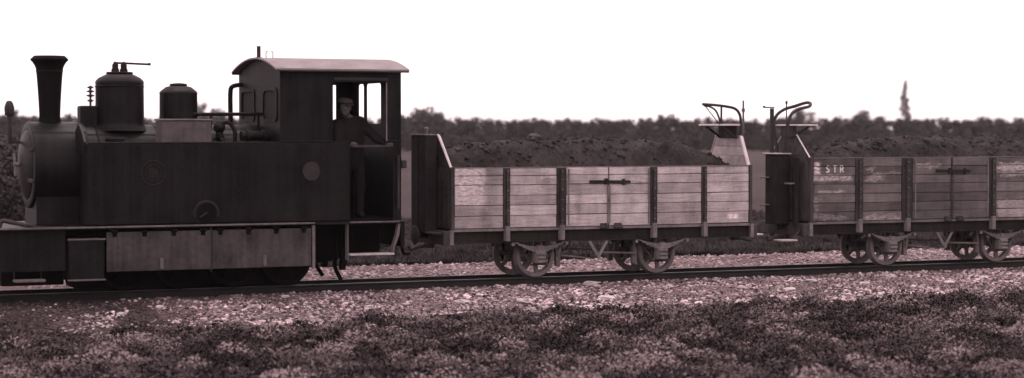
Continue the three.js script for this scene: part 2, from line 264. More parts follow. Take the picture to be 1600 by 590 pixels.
// ------------------------------------------------------------ steam locomotive
const LB = [4, 0, 0];
const loco = thing('steam_locomotive', LB, 'black side-tank steam locomotive with tall flared chimney, two domes and open cab', 'locomotive');
{
  const P = (n, g, m = M.black, l) => part(loco, n, g, m, l);
  P('frame', [bx(1.25, 6.75, 0.42, 0.885, 0.26, 0.3), bx(1.25, 6.75, 0.42, 0.885, -0.3, -0.26), bx(2, 2.1, 0.45, 0.88, -0.259, 0.259), plateXY([[2.2, 0.43], [2.3, 0.05], [5.5, 0.05], [5.62, 0.28], [6.1, 0.34], [6.2, 0.43]], 0.301, 0.315), plateXY([[2.2, 0.43], [2.3, 0.05], [5.5, 0.05], [5.62, 0.28], [6.1, 0.34], [6.2, 0.43]], -0.315, -0.301), bx(6.2, 6.3, 0.45, 0.88, -0.259, 0.259)], M.soot);  // lower side plates added to darken the underside
  P('underside_filler', [rbx(2.3, 5.5, 0.04, 0.6, -0.24, 0.24, 0.02), rbx(1.3, 2.15, 0.1, 0.7, -0.25, 0.25, 0.02)], M.soot);  // solid blocks added so the space under the skirts stays dark
  for (const s of [1, -1]) P('valance', [bx(1.14, 2.03, 0.34, 0.888, s > 0 ? 0.9 : -0.93, s > 0 ? 0.93 : -0.9)], M.black);
  // running plate with bright worn edge
  const rp = P('running_plate', [bx(1.14, 6.03, 0.89, 0.93, -1.01, 1.01), bx(6.032, 6.82, 0.885, 0.925, -1.0, 1.0)], M.black);
  for (const s of [1, -1]) part(rp, 'plate_edge', rbx(1.14, 5.52, 0.905, 0.928, s > 0 ? 1.0125 : -1.024, s > 0 ? 1.024 : -1.0125, 0.004, 1), M.wornDim, 'bare metal edge worn bright');
  part(rp, 'plate_edge', rbx(6.05, 6.8, 0.905, 0.924, 1.0025, 1.014, 0.004, 1), M.wornDim);
  // buffer beams
  const fb = P('buffer_beam', [rbx(1.06, 1.13, 0.5, 0.98, -1.02, 1.02, 0.012)], M.black);
  part(fb, 'buffer', lathe([[0, 0], [0.05, 0], [0.05, 0.2], [0.16, 0.24], [0.17, 0.27], [0.13, 0.29], [0, 0.295]], 0, 0, 28).rotateZ(Math.PI / 2).translate(1.06, 0.68, 0), M.iron);
  P('front_fender', tube([[1.16, 0.94, 0.92], [1.2, 1.02, 0.92], [1.32, 1.0, 0.92], [1.6, 0.945, 0.92]], 0.03, 24), M.iron);
  const rb = P('buffer_beam', [rbx(6.83, 6.89, 0.55, 0.92, -0.98, 0.98, 0.01)], M.black);
  part(rb, 'buffer', lathe([[0, 0], [0.055, 0], [0.055, 0.16], [0.15, 0.2], [0.16, 0.23], [0.12, 0.25], [0, 0.255]], 0, 0, 28).rotateZ(-Math.PI / 2).translate(6.89, 0.66, 0), M.iron);
  part(rb, 'coupling_hook', [tube([[6.89, 0.5, 0], [7.05, 0.52, 0], [7.14, 0.48, 0], [7.12, 0.42, 0], [7.05, 0.42, 0]], 0.025, 20), bx(6.86, 6.92, 0.46, 0.549, -0.06, 0.06)], M.iron);
  part(rb, 'hose', tube([[6.9, 0.8, 0.5], [7.0, 0.72, 0.5], [7.03, 0.55, 0.48], [7.1, 0.42, 0.4], [7.22, 0.4, 0.3]], 0.025, 24), M.soot);
  // side tanks
  for (const s of [1, -1]) {
    const z0 = s > 0 ? 0.52 : -1, z1 = s > 0 ? 1 : -0.52, f = s > 0 ? 1 : -1;
    const tk = P('side_tank', rbx(2.31, 6.04, 0.933, 2.035, z0, z1, 0.025, 3), M.black);
    part(tk, 'tank_beading', [cyl([2.33, 2.035, f * 0.985], [6.03, 2.035, f * 0.985], 0.016, 0.016, 10), cyl([6.035, 0.96, f * 0.99], [6.035, 2.03, f * 0.99], 0.013, 0.013, 10)], M.black);
    const rv = [];
    for (let x = 2.42; x < 6; x += 0.09) for (const y of [1.0, 1.965]) rv.push(new THREE.IcosahedronGeometry(0.0095, 0).translate(x, y, f * 1.0));
    for (let y = 1.08; y < 1.93; y += 0.09) for (const x of [2.4, 4.35]) rv.push(new THREE.IcosahedronGeometry(0.0095, 0).translate(x, y, f * 1.0));
    const rvt = part(tk, 'rivets', rv, M.black); rvt.userData.kind = 'stuff';
    part(tk, 'filler_lid', [cyl([2.75, 2.036, f * 0.74], [2.75, 2.09, f * 0.74], 0.13, 0.13, 24), cyl([2.75, 2.09, f * 0.74], [2.75, 2.12, f * 0.74], 0.14, 0.12, 24)], M.black);
    if (s > 0) {
      part(tk, 'maker_plate', [cyl([5.47, 1.63, 1.001], [5.47, 1.63, 1.016], 0.135, 0.13, 36), ring(5.47, 1.63, 1.014, 0.122, 0.008), bx(5.39, 5.55, 1.622, 1.634, 1.0165, 1.02), bx(5.41, 5.53, 1.66, 1.668, 1.0165, 1.02), bx(5.42, 5.52, 1.588, 1.596, 1.0165, 1.02)], M.plate, 'round cast plate, paler than the tank');
      part(tk, 'tank_emblem', [ring(3.21, 1.63, 1.002, 0.165, 0.009), ring(3.21, 1.63, 1.002, 0.11, 0.006), cyl([3.21, 1.63, 1.001], [3.21, 1.63, 1.006], 0.07, 0.07, 24)], M.plateDim, 'faint round emblem');
      const hr = part(tk, 'wash_out_hatch', new THREE.TorusGeometry(0.165, 0.022, 8, 40, Math.PI * 1.16).rotateZ(-0.25).translate(3.95, 1.07, 1.0), M.plateDim, 'arched rim over a dark hatch');
      part(hr, 'hatch_cover', cyl([3.95, 1.075, 1.0005], [3.95, 1.075, 1.005], 0.14, 0.14, 32), M.soot);
      part(hr, 'hatch_handle', bar([3.86, 1.03, 1.018], [3.96, 1.09, 1.018], 0.012, 0.018), M.plate);
    }
  }
  // boiler, smokebox
  const cx = 1.74;
  const bl = P('boiler', cyl([2.45, cx, 0], [5.0, cx, 0], 0.545, 0.545, 64), M.boiler);
  for (const x of [2.6, 3.45, 4.38, 4.82]) part(bl, 'boiler_band', new THREE.TorusGeometry(0.547, 0.012, 8, 64).rotateY(Math.PI / 2).translate(x, cx, 0), M.black);
  const sb = P('smokebox', [new THREE.LatheGeometry([[0, 1.7], [0.5, 1.7], [0.57, 1.705], [0.585, 1.72], [0.585, 2.44], [0.575, 2.449], [0, 2.449]].map(([r, y]) => new THREE.Vector2(r, y)), 64).rotateZ(-Math.PI / 2).translate(0, cx, 0), bx(1.75, 2.4, 0.935, 1.5, -0.4, 0.4)], M.boiler);
  const sd = part(sb, 'smokebox_door', new THREE.LatheGeometry([[0, 1.6], [0.15, 1.605], [0.32, 1.635], [0.44, 1.68], [0.47, 1.7], [0.47, 1.71]].map(([r, y]) => new THREE.Vector2(r, -y)), 48).rotateZ(Math.PI / 2).translate(0, cx, 0), M.boiler);
  void sd;
  part(sb, 'door_handle', [cyl([1.6, cx, 0], [1.52, cx, 0], 0.03, 0.03, 14), bar([1.54, cx - 0.16, 0.05], [1.54, cx + 0.16, -0.05], 0.025, 0.03)], M.wornDim);
  for (const e of [1, -1]) part(sb, 'door_hinge', bar([1.645, cx + e * 0.18, 0.1], [1.69, cx + e * 0.22, 0.52], 0.03, 0.05), M.iron);
  P('smokebox_saddle_plate', [plateZY([[0.42, 1.9], [0.95, 1.9], [0.97, 2.05], [0.8, 2.2], [0.62, 2.3], [0.42, 2.2]], 2.28, 2.306)], M.boiler, 'pale curved front plate between tank and smokebox');
  // chimney
  const ch = P('chimney', lathe([[0.3, 2.16], [0.27, 2.235], [0.2, 2.275], [0.155, 2.32], [0.142, 2.4], [0.15, 2.6], [0.166, 2.85], [0.18, 3.02], [0.185, 3.06], [0.2, 3.1], [0.228, 3.145], [0.252, 3.168], [0.258, 3.182], [0.25, 3.196], [0.222, 3.222], [0.208, 3.235], [0.185, 3.235], [0.17, 3.2], [0.15, 3.0], [0.12, 2.4]], 2.02, 0, 48), M.soot);
  part(ch, 'chimney_band', new THREE.TorusGeometry(0.182, 0.009, 8, 48).rotateX(Math.PI / 2).translate(2.02, 3.025, 0), M.black);
  // bell and spring stack ahead of the steam dome
  const wt = P('sand_valve_box', [rbx(2.42, 2.66, 2.2, 2.55, -0.12, 0.12, 0.03, 3)], M.black);
  part(wt, 'whistle', [cyl([2.585, 2.55, 0], [2.585, 2.83, 0], 0.016, 0.016, 12), ...[[2.62, 0.045], [2.69, 0.055], [2.75, 0.055], [2.805, 0.045]].map(([y, r]) => lathe([[0.012, y - 0.02], [r, y - 0.006], [r, y + 0.006], [0.012, y + 0.02]], 2.585, 0, 20))], M.iron);
  // steam dome
  const sdome = P('steam_dome', lathe([[0.42, 2.2], [0.36, 2.26], [0.336, 2.31], [0.333, 2.86], [0.338, 2.87], [0.33, 2.9], [0.29, 2.94], [0.2, 2.985], [0.17, 2.995]], 2.995, 0, 56), M.black);
  part(sdome, 'dome_cap', lathe([[0.165, 2.99], [0.185, 2.995], [0.185, 3.018], [0.17, 3.025], [0, 3.03]], 2.995, 0, 40), M.black);
  part(sdome, 'dome_band', new THREE.TorusGeometry(0.335, 0.01, 8, 56).rotateX(Math.PI / 2).translate(2.995, 2.82, 0), M.black);
  for (const x of [2.935, 3.055]) part(sdome, 'safety_valve', lathe([[0.055, 3.026], [0.055, 3.06], [0.042, 3.075], [0.045, 3.12], [0.03, 3.14], [0.02, 3.165], [0, 3.17]], x, 0, 20), M.black);
  part(sdome, 'valve_lever', [bar([2.925, 3.15, 0.0], [3.435, 3.135, 0.0], 0.022, 0.028), cyl([3.42, 3.12, 0], [3.42, 3.155, 0], 0.02, 0.02, 10)], M.black);
  // sand dome
  const s2 = P('sand_dome', lathe([[0.34, 2.2], [0.29, 2.25], [0.268, 2.3], [0.265, 2.72], [0.27, 2.735], [0.255, 2.76], [0.18, 2.82], [0.12, 2.835]], 3.835, 0, 48), M.black);
  part(s2, 'dome_lid', lathe([[0.115, 2.835], [0.125, 2.84], [0.12, 2.865], [0.06, 2.875], [0, 2.878]], 3.835, 0, 32), M.black);
  // toolbox on the tank
  const tb = P('toolbox', rbx(3.36, 4.06, 2.037, 2.34, 0.56, 0.9, 0.012), M.box, 'pale grey box lying on the tank');
  part(tb, 'lid', rbx(3.345, 4.075, 2.342, 2.365, 0.545, 0.918, 0.008), M.ironPale);
  // handrail and fittings along the boiler
  P('boiler_handrail', [cyl([3.75, 2.43, 0.2], [5.02, 2.44, 0.2], 0.026, 0.026, 12), ...[4.25, 4.95].map((x) => cyl([x, 2.2, 0.2], [x, 2.43, 0.2], 0.018, 0.018, 10))], M.black);
  P('clack_valve', [cyl([4.3, 2.1, 0.45], [4.3, 2.33, 0.45], 0.05, 0.05, 16), new THREE.SphereGeometry(0.085, 18, 12).translate(4.3, 2.25, 0.45), tube([[4.3, 2.3, 0.47], [4.42, 2.32, 0.5], [4.5, 2.2, 0.52], [4.5, 2.04, 0.53]], 0.028, 20)], M.boiler);
  P('injector', [cyl([4.55, 2.13, 0.66], [4.98, 2.13, 0.66], 0.07, 0.07, 18), cyl([4.62, 2.13, 0.66], [4.66, 2.13, 0.66], 0.095, 0.095, 18), cyl([4.86, 2.13, 0.66], [4.9, 2.13, 0.66], 0.095, 0.095, 18)], M.black);
  P('steam_pipe', [tube([[4.85, 2.2, -0.86], [4.85, 2.45, -0.86], [4.85, 2.76, -0.86], [4.88, 2.85, -0.86], [5.0, 2.88, -0.86], [5.03, 2.88, -0.86]], 0.035, 32), cyl([4.85, 2.04, -0.86], [4.85, 2.2, -0.86], 0.04, 0.04, 12)], M.black);
  P('lamp_iron', [cyl([1.47, 2.02, 0], [1.47, 2.44, 0], 0.03, 0.03, 12), bar([1.47, 2.04, 0], [1.7, 2.04, 0], 0.04, 0.03), lathe([[0, 2.4], [0.062, 2.41], [0.068, 2.52], [0.05, 2.58], [0.03, 2.61], [0, 2.615]], 1.47, 0, 20)], M.iron);
  // cab
  const cabS = [[5.02, 2.046], [5.8, 2.046], [5.8, 2.89], [6.6, 2.89], [6.6, 2.046], [6.71, 2.046], [6.71, 0.93], [6.83, 0.93], [6.83, 3.06], [5.02, 3.06]];
  for (const s of [1, -1]) {
    const z0 = s > 0 ? 0.965 : -0.99, z1 = s > 0 ? 0.99 : -0.965;
    const w = P('cab_side', plateXY(s > 0 ? cabS : cabS.map(([x, y]) => [x === 6.6 ? 6.54 : x, y]), z0, z1), M.black);
    if (s < 0) part(w, 'cab_door', rbx(6.045, 6.705, 0.935, 1.955, -0.95, -0.93, 0.006), M.soot);
    if (s > 0) {
      part(w, 'lintel_trim', rbx(5.82, 6.63, 2.915, 2.955, 0.991, 1.006, 0.005, 1), M.plate);
      part(w, 'door_jamb', rbx(6.596, 6.616, 2.05, 2.888, 0.992, 1.004, 0.005, 1), M.ironPale, 'edge strip of the doorway, painted pale as if lit');  // pale colour stands in for light caught by the doorpost
      part(w, 'waist_beading', cyl([5.03, 2.052, 0.992], [5.79, 2.052, 0.992], 0.014, 0.014, 8), M.black); part(w, 'waist_beading', cyl([6.61, 2.052, 0.992], [6.83, 2.052, 0.992], 0.014, 0.014, 8), M.black);
      part(w, 'door_rail', cyl([6.045, 1.975, 0.945], [6.705, 1.975, 0.945], 0.02, 0.02, 12), M.iron);
      part(w, 'handrail', [cyl([6.775, 1.1, 1.03], [6.775, 1.85, 1.03], 0.014, 0.014, 10), cyl([6.775, 1.12, 0.985], [6.775, 1.12, 1.03], 0.012, 0.012, 8), cyl([6.775, 1.83, 0.985], [6.775, 1.83, 1.03], 0.012, 0.012, 8)], M.iron);
    }
  }
  const arc = (z) => 3.055 + 0.175 * (1 - (z / 1.06) ** 2);
  const arcTop = [...Array(21)].map((_, i) => { const z = 0.964 - 1.928 * i / 20; return [z, arc(z) - 0.012]; });
  const rrect = (z0, z1, y0, y1, r = 0.06) => { const o = []; for (const [cz, cy, a0] of [[z1 - r, y1 - r, 0], [z0 + r, y1 - r, 1], [z0 + r, y0 + r, 2], [z1 - r, y0 + r, 3]]) for (let k = 0; k <= 4; k++) { const a = (a0 + k / 4) * Math.PI / 2; o.push([cz + r * Math.cos(a), cy + r * Math.sin(a)]); } return o; };
  const cf = P('cab_front', plateZY([[-0.964, 2.04], [0.964, 2.04], ...arcTop], 5.022, 5.046, [rrect(0.22, 0.84, 2.36, 2.78, 0.09), rrect(-0.84, -0.22, 2.36, 2.78, 0.09)]), M.black);
  for (const s of [1, -1]) { part(cf, 'spectacle_frame', plateZY(rrect(s * 0.53 - 0.34, s * 0.53 + 0.34, 2.33, 2.81, 0.1), 5.006, 5.021, [rrect(s * 0.53 - 0.3, s * 0.53 + 0.3, 2.37, 2.77, 0.08)]), M.black); part(cf, 'pane', bx(5.03, 5.036, 2.35, 2.79, s * 0.53 - 0.32, s * 0.53 + 0.32), M.darkPane, 'pane coloured dark like the unlit cab behind it'); }
  const cr = P('cab_back', plateZY([[-0.964, 0.93], [0.964, 0.93], ...arcTop], 6.8, 6.824, [rrect(-0.74, -0.47, 2.3, 2.9, 0.05), rrect(-0.39, 0.25, 2.3, 2.9, 0.05)]), M.black);
  void cr;
  P('cab_floor', bx(5.02, 6.8, 0.931, 0.96, -0.51, 0.96), M.soot);
  P('backhead', [rbx(5.05, 5.35, 0.97, 2.25, -0.5, 0.5, 0.05, 3), cyl([5.35, 1.9, 0.2], [5.5, 1.9, 0.2], 0.08, 0.08, 16), cyl([5.35, 2.0, -0.15], [5.45, 2.0, -0.15], 0.07, 0.07, 16)], M.soot);
  // curved roof
  const rs = [], n = 26; for (let i = 0; i <= n; i++) { const z = 1.07 - 2.14 * i / n; rs.push([z, arc(z)]); } for (let i = n; i >= 0; i--) { const z = 1.07 - 2.14 * i / n; rs.push([z, arc(z) + 0.022]); }
  const rf = P('cab_roof', plateZY(rs, 4.93, 6.93), M.roof, 'pale curved sheet roof');
  for (const z of [1.05, -1.074]) part(rf, 'eave_strip', rbx(4.935, 6.925, 3.03, 3.052, z, z + 0.024, 0.004, 1), M.plate);
  part(rf, 'vent_pipe', [cyl([5.02, 3.24, 0], [5.02, 3.42, 0], 0.028, 0.028, 14), cyl([5.02, 3.245, 0], [5.02, 3.26, 0], 0.05, 0.05, 14)], M.iron);
  for (const [x, e] of [[5.1, 0.03], [5.2, -0.03]]) part(rf, 'roof_hook', tube([[x, 3.23, 0.1], [x, 3.33, 0.1], [x + e, 3.335, 0.1]], 0.007, 12), M.ironPale);
  P('lamp_bracket', [bx(6.826, 6.86, 1.74, 1.82, 0.85, 0.93), rbx(6.86, 6.94, 1.66, 1.78, 0.84, 0.94, 0.015)], M.iron);
  // skirts over the wheels
  for (const s of [1, -1]) {
    const z0 = s > 0 ? 0.975 : -0.995, z1 = s > 0 ? 0.995 : -0.975, f = s;
    for (const [a, b] of [[2.57, 4.015], [4.04, 5.47]]) {
      const k = P('skirt_panel', rbx(a, b, 0.31, 0.845, z0, z1, 0.006, 1), M.skirt, 'dusty brown hinged side panel');
      for (let i = 0; i < 4; i++) { const x = a + 0.11 + i * (b - a - 0.22) / 3; part(k, 'hinge', [cyl([x - 0.04, 0.85, f * 1.0], [x + 0.04, 0.85, f * 1.0], 0.022, 0.022, 10), bx(x - 0.03, x + 0.03, 0.78, 0.845, s > 0 ? 0.9955 : -1.004, s > 0 ? 1.004 : -0.9955)], M.soot); }
      const hx = (a + b) / 2 + 0.03;
      part(k, 'catch', rbx(hx - 0.025, hx + 0.025, 0.33, 0.48, s > 0 ? 0.9965 : -1.02, s > 0 ? 1.02 : -0.9965, 0.01), M.ironMid);
    }
    P('skirt_post', rbx(5.485, 5.53, 0.27, 0.885, s > 0 ? 0.955 : -1.0, s > 0 ? 1.0 : -0.955, 0.006), M.ironMid);
    P('skirt_post', rbx(4.017, 4.037, 0.27, 0.885, s > 0 ? 0.955 : -0.985, s > 0 ? 0.985 : -0.955, 0.004), M.iron);
    const cyb = P('cylinder_cover', rbx(2.05, 2.545, 0.2, 0.76, s > 0 ? 0.6 : -1.0, s > 0 ? 1.0 : -0.6, 0.03), M.black);
    for (const y of [0.745, 0.198]) part(cyb, 'cover_rim', rbx(2.04, 2.555, y, y + 0.024, s > 0 ? 1.0005 : -1.014, s > 0 ? 1.014 : -1.0005, 0.005, 1), M.ironMid);
    const st = P('front_step', rbx(1.35, 1.75, 0.2, 0.235, s > 0 ? 0.8 : -1.0, s > 0 ? 1.0 : -0.8, 0.008), M.ironMid);
    for (const x of [1.37, 1.73]) part(st, 'step_hanger', bar([x, 0.235, f * 0.82], [x, 0.89, f * 0.82], 0.05, 0.014), M.black);
    const cs = P('cab_step', rbx(6.03, 6.7, 0.44, 0.468, s > 0 ? 0.84 : -1.06, s > 0 ? 1.06 : -0.84, 0.008), M.worn, 'light worn step board below the cab door');
    part(cs, 'step_hanger', bx(6.015, 6.028, 0.38, 0.884, s > 0 ? 0.88 : -0.99, s > 0 ? 0.99 : -0.88), M.ironMid); part(cs, 'step_hanger', [plateXY([[6.79, 0.885], [6.82, 0.885], [6.8, 0.72], [6.735, 0.55], [6.715, 0.44], [6.702, 0.44], [6.705, 0.56], [6.76, 0.72]], s > 0 ? 0.9 : -0.99, s > 0 ? 0.99 : -0.9)], M.ironMid);
    for (const x of [2.95, 3.73, 4.5, 5.28]) wheel(loco, x, f * 0.4, 0.375, f, 8, M.soot);
    P('coupling_rod', [bar([2.95, 0.3, f * 0.5], [5.28, 0.3, f * 0.5], 0.03, 0.07), ...[2.95, 3.73, 4.5, 5.28].map((x) => cyl([x, 0.3, f * 0.44], [x, 0.3, f * 0.53], 0.05, 0.05, 14))], M.soot);
    P('sand_pipe', tube([[6.0, 0.88, f * 0.6], [6.0, 0.5, f * 0.55], [6.02, 0.25, f * 0.44], [6.12, 0.06, f * 0.4]], 0.03, 24), M.soot);
    P('guard_iron', [plateXY([[6.1, 0.2], [6.18, 0.2], [6.2, 0.36], [6.14, 0.5], [6.09, 0.5], [6.12, 0.36]], s > 0 ? 0.36 : -0.44, s > 0 ? 0.44 : -0.36), bar([6.15, 0.45, f * 0.4], [6.15, 0.89, f * 0.4], 0.04, 0.03)], M.soot);
  }
  for (const x of [2.95, 3.73, 4.5, 5.28]) P('axle', cyl([x, 0.375, -0.4], [x, 0.375, 0.4], 0.06, 0.06, 14), M.soot);
}

// ------------------------------------------------------------ driver in the cab doorway
function sdfMesh(lo, size, res, field) {
  const mc = new MarchingCubes(res, new THREE.MeshStandardMaterial(), false, false, 200000);
  mc.isolation = 0; const hs = mc.halfsize, s2 = res * res;
  for (let k = 0; k < res; k++) for (let j = 0; j < res; j++) for (let i = 0; i < res; i++)
    mc.field[k * s2 + j * res + i] = -field(lo[0] + ((i - hs) / hs + 1) / 2 * size, lo[1] + ((j - hs) / hs + 1) / 2 * size, lo[2] + ((k - hs) / hs + 1) / 2 * size);
  mc.update();
  const n = mc.count, g = new THREE.BufferGeometry();
  const p = new Float32Array(mc.positionArray.slice(0, n * 3)), nn = new Float32Array(mc.normalArray.slice(0, n * 3));
  for (let i = 0; i < n; i++) for (let c = 0; c < 3; c++) p[i * 3 + c] = lo[c] + (p[i * 3 + c] + 1) / 2 * size;
  g.setAttribute('position', new THREE.BufferAttribute(p, 3)); g.setAttribute('normal', new THREE.BufferAttribute(nn, 3));
  g.setAttribute('uv', new THREE.BufferAttribute(new Float32Array(n * 2), 2));
  return g;
}
const hyp = (a, b, c = 0) => Math.sqrt(a * a + b * b + c * c);
const capD = (x, y, z, a, b, r0, r1) => {
  const bx_ = b[0] - a[0], by = b[1] - a[1], bz = b[2] - a[2], px = x - a[0], py = y - a[1], pz = z - a[2];
  const h = Math.min(1, Math.max(0, (px * bx_ + py * by + pz * bz) / (bx_ * bx_ + by * by + bz * bz + 1e-9)));
  return hyp(px - bx_ * h, py - by * h, pz - bz * h) - (r0 + (r1 - r0) * h);
};
const smin = (a, b, k) => { const h = Math.max(k - Math.abs(a - b), 0) / k; return Math.min(a, b) - h * h * k * 0.25; };
const ell = (x, y, z, c, r) => { const dx = (x - c[0]) / r[0], dy = (y - c[1]) / r[1], dz = (z - c[2]) / r[2], q = Math.sqrt(dx * dx + dy * dy + dz * dz); return (q - 1) * Math.min(r[0], r[1], r[2]); };
{
  const who = thing('person', [6.18, 0.962, 0.66], 'driver in dark jacket and flat cap leaning in the locomotive cab doorway', 'person');
  const skin = mat(0.07, { vary: 0.25, seed: 41, rough: 0.7 }), cloth = mat(0.013, { vary: 0.5, seed: 42, rough: 0.95, spec: 0.1, bump: 0.006 }), capM = mat(0.035, { vary: 0.4, seed: 43, rough: 0.95, spec: 0.1 });
  const neck = [6.1, 2.385, 0.74], head = [6.05, 2.53, 0.79];
  const J = { shL: [6.32, 2.31, 0.68], elL: [6.53, 2.09, 0.78], wrL: [6.63, 2.015, 0.915], shR: [5.95, 2.27, 0.72], elR: [5.92, 2.055, 0.84], wrR: [6.09, 2.015, 0.915], chest: [6.15, 2.15, 0.69], waist: [6.2, 1.88, 0.66], hipL: [6.3, 1.8, 0.63], hipR: [6.1, 1.8, 0.63], knL: [6.32, 1.4, 0.66], knR: [6.08, 1.4, 0.68], anL: [6.33, 1.05, 0.62], anR: [6.06, 1.05, 0.64] };
  const bodyD = (x, y, z, t) => {
    let d = ell(x, y, z, J.chest, [0.19 + t, 0.24 + t, 0.125 + t]);
    d = smin(d, ell(x, y, z, [6.19, 1.88, 0.66], [0.165 + t, 0.2 + t, 0.12 + t]), 0.1);
    d = smin(d, capD(x, y, z, J.shL, J.shR, 0.07 + t, 0.07 + t), 0.09);
    d = smin(d, capD(x, y, z, [6.13, 2.28, 0.7], neck, 0.07 + t, 0.056 + t), 0.08);
    for (const s of ['L', 'R']) { d = smin(d, capD(x, y, z, J['sh' + s], J['el' + s], 0.062 + t, 0.047 + t), 0.05); d = smin(d, capD(x, y, z, J['el' + s], J['wr' + s], 0.045 + t, 0.03 + t), 0.03); }
    return d;
  };
  const legD = (x, y, z, t) => { let d = 9; for (const s of ['L', 'R']) { d = smin(d, capD(x, y, z, J['hip' + s], J['kn' + s], 0.085 + t, 0.06 + t), 0.03); d = smin(d, capD(x, y, z, J['kn' + s], J['an' + s], 0.06 + t, 0.045 + t), 0.04); } return d; };
  const hand = (x, y, z, wr, dir) => { // palm over the rail, four fingers curled down its outer side, thumb inside
    const c = [wr[0] + dir * 0.035, wr[1] + 0.004, wr[2] + 0.035];
    let d = ell(x, y, z, c, [0.044, 0.018, 0.048]);
    d = smin(d, capD(x, y, z, wr, c, 0.026, 0.022), 0.02);
    for (let k = 0; k < 4; k++) {
      const fx = c[0] + (k - 1.5) * 0.021, L = [0.024, 0.03, 0.028, 0.02][k];
      const a = [fx, c[1] + 0.002, c[2] + 0.028], b = [fx, c[1] - 0.006, c[2] + 0.034 + L * 0.5], e = [fx, c[1] - 0.034 - L * 0.4, c[2] + 0.036 + L * 0.4];
      d = smin(d, Math.min(capD(x, y, z, a, b, 0.0095, 0.009), capD(x, y, z, b, e, 0.009, 0.0075)), 0.006);
    }
    const q = [c[0] - dir * 0.045, c[1] - 0.012, c[2] + 0.01], e2 = [c[0] - dir * 0.05, c[1] - 0.036, c[2] + 0.03];
    return smin(d, Math.min(capD(x, y, z, c, q, 0.014, 0.012), capD(x, y, z, q, e2, 0.0115, 0.009)), 0.012);
  };
  const ty = -0.35, ct = Math.cos(ty), sT = Math.sin(ty);   // head turned a little to the front of the engine
  const headD = (X, Y, Z) => {
    const dx = X - head[0], dz = Z - head[2], y = Y - head[1]; const x = dx * ct - dz * sT, z = dx * sT + dz * ct;
    let d = ell(x, y, z, [0, 0.02, -0.01], [0.078, 0.105, 0.095]);
    d = smin(d, ell(x, y, z, [0, -0.055, 0.02], [0.056, 0.065, 0.066]), 0.04);
    d = smin(d, capD(x, y, z, [0, -0.1, 0.055], [0, -0.09, 0.06], 0.022, 0.022), 0.03);          // chin
    d = smin(d, capD(x, y, z, [0, 0.02, 0.082], [0, -0.028, 0.104], 0.011, 0.015), 0.014);        // nose
    d = smin(d, capD(x, y, z, [-0.045, 0.03, 0.07], [0.045, 0.03, 0.07], 0.012, 0.012), 0.02);    // brow
    for (const s of [-1, 1]) { d = Math.max(d, 0.013 - hyp(x - s * 0.031, y - 0.008, z - 0.094)); d = Math.min(d, hyp(x - s * 0.031, y - 0.008, z - 0.076) - 0.0125); d = smin(d, ell(x, y, z, [s * 0.08, -0.005, -0.005], [0.013, 0.032, 0.02]), 0.012); }
    d = smin(d, capD(x, y, z, [-0.018, -0.062, 0.078], [0.018, -0.062, 0.078], 0.009, 0.009), 0.01); // lips
    d = Math.max(d, 0.0035 - hyp(y + 0.061, z - 0.089));
    return smin(d, capD(X, Y, Z, neck, [head[0] + 0.01, head[1] - 0.06, head[2] - 0.025], 0.054, 0.052), 0.03);
  };
  const bodyG = sdfMesh([5.3, 0.95, -0.1], 1.62, 84, (x, y, z) => smin(bodyD(x, y, z, 0), legD(x, y, z, 0), 0.06));
  const body = part(who, 'body', [bodyG, sdfMesh([head[0] - 0.17, head[1] - 0.22, head[2] - 0.18], 0.38, 84, headD), sdfMesh([J.wrL[0] - 0.08, J.wrL[1] - 0.12, J.wrL[2] - 0.07], 0.22, 64, (x, y, z) => hand(x, y, z, J.wrL, 1)), sdfMesh([J.wrR[0] - 0.08, J.wrR[1] - 0.12, J.wrR[2] - 0.07], 0.22, 64, (x, y, z) => hand(x, y, z, J.wrR, 1))], skin);
  void body;
  part(who, 'jacket', sdfMesh([5.3, 0.95, -0.1], 1.62, 110, (x, y, z) => { let d = bodyD(x, y, z, 0.016 + 0.006 * ns(x * 14, y * 9, z * 14)); d = Math.max(d, y - 2.405 + 0.25 * (z - 0.74), 1.62 - y); for (const s of ['L', 'R']) d = Math.max(d, 0.03 - hyp(x - J['wr' + s][0] - 0.02, y - J['wr' + s][1], z - J['wr' + s][2] - 0.03)); return d; }), cloth);
  part(who, 'trousers', sdfMesh([5.3, 0.95, -0.1], 1.62, 76, (x, y, z) => Math.max(smin(legD(x, y, z, 0.016 + 0.005 * ns(x * 12, y * 8, z * 12)), ell(x, y, z, [6.2, 1.8, 0.64], [0.18, 0.14, 0.135]), 0.06), y - 1.86)), cloth);
  for (const s of ['L', 'R']) { const a = J['an' + s]; part(who, 'boot', [sdfMesh([a[0] - 0.2, 0.9, a[2] - 0.15], 0.42, 48, (x, y, z) => Math.max(smin(capD(x, y, z, [a[0], 1.09, a[2]], [a[0], 1.0, a[2]], 0.058, 0.055), capD(x, y, z, [a[0], 1.0, a[2]], [a[0] - 0.01, 0.995, a[2] + 0.16], 0.045, 0.04), 0.04), 0.963 - y))], cloth); }
  const toW = (g) => g.rotateY(-ty).translate(...head);
  const cp = part(who, 'cap', [toW(new THREE.SphereGeometry(0.112, 28, 14, 0, Math.PI * 2, 0, Math.PI / 2).scale(1.02, 0.62, 1.12).rotateX(0.12).translate(0, 0.075, 0)), toW(cyl([0, 0.05, -0.008], [0, 0.085, -0.008], 0.098, 0.106, 28))], capM);
  part(cp, 'peak', toW(new THREE.CylinderGeometry(0.085, 0.085, 0.008, 24, 1, false, -Math.PI / 2, Math.PI).scale(1, 1, 0.85).rotateX(0.25).translate(0, 0.052, 0.078)), capM);
  part(who, 'hair', toW(new THREE.SphereGeometry(0.093, 24, 14, Math.PI, Math.PI, 0.3, 1.65).scale(0.95, 1.1, 1.06).translate(0, 0.015, -0.014)), M.soot);
}

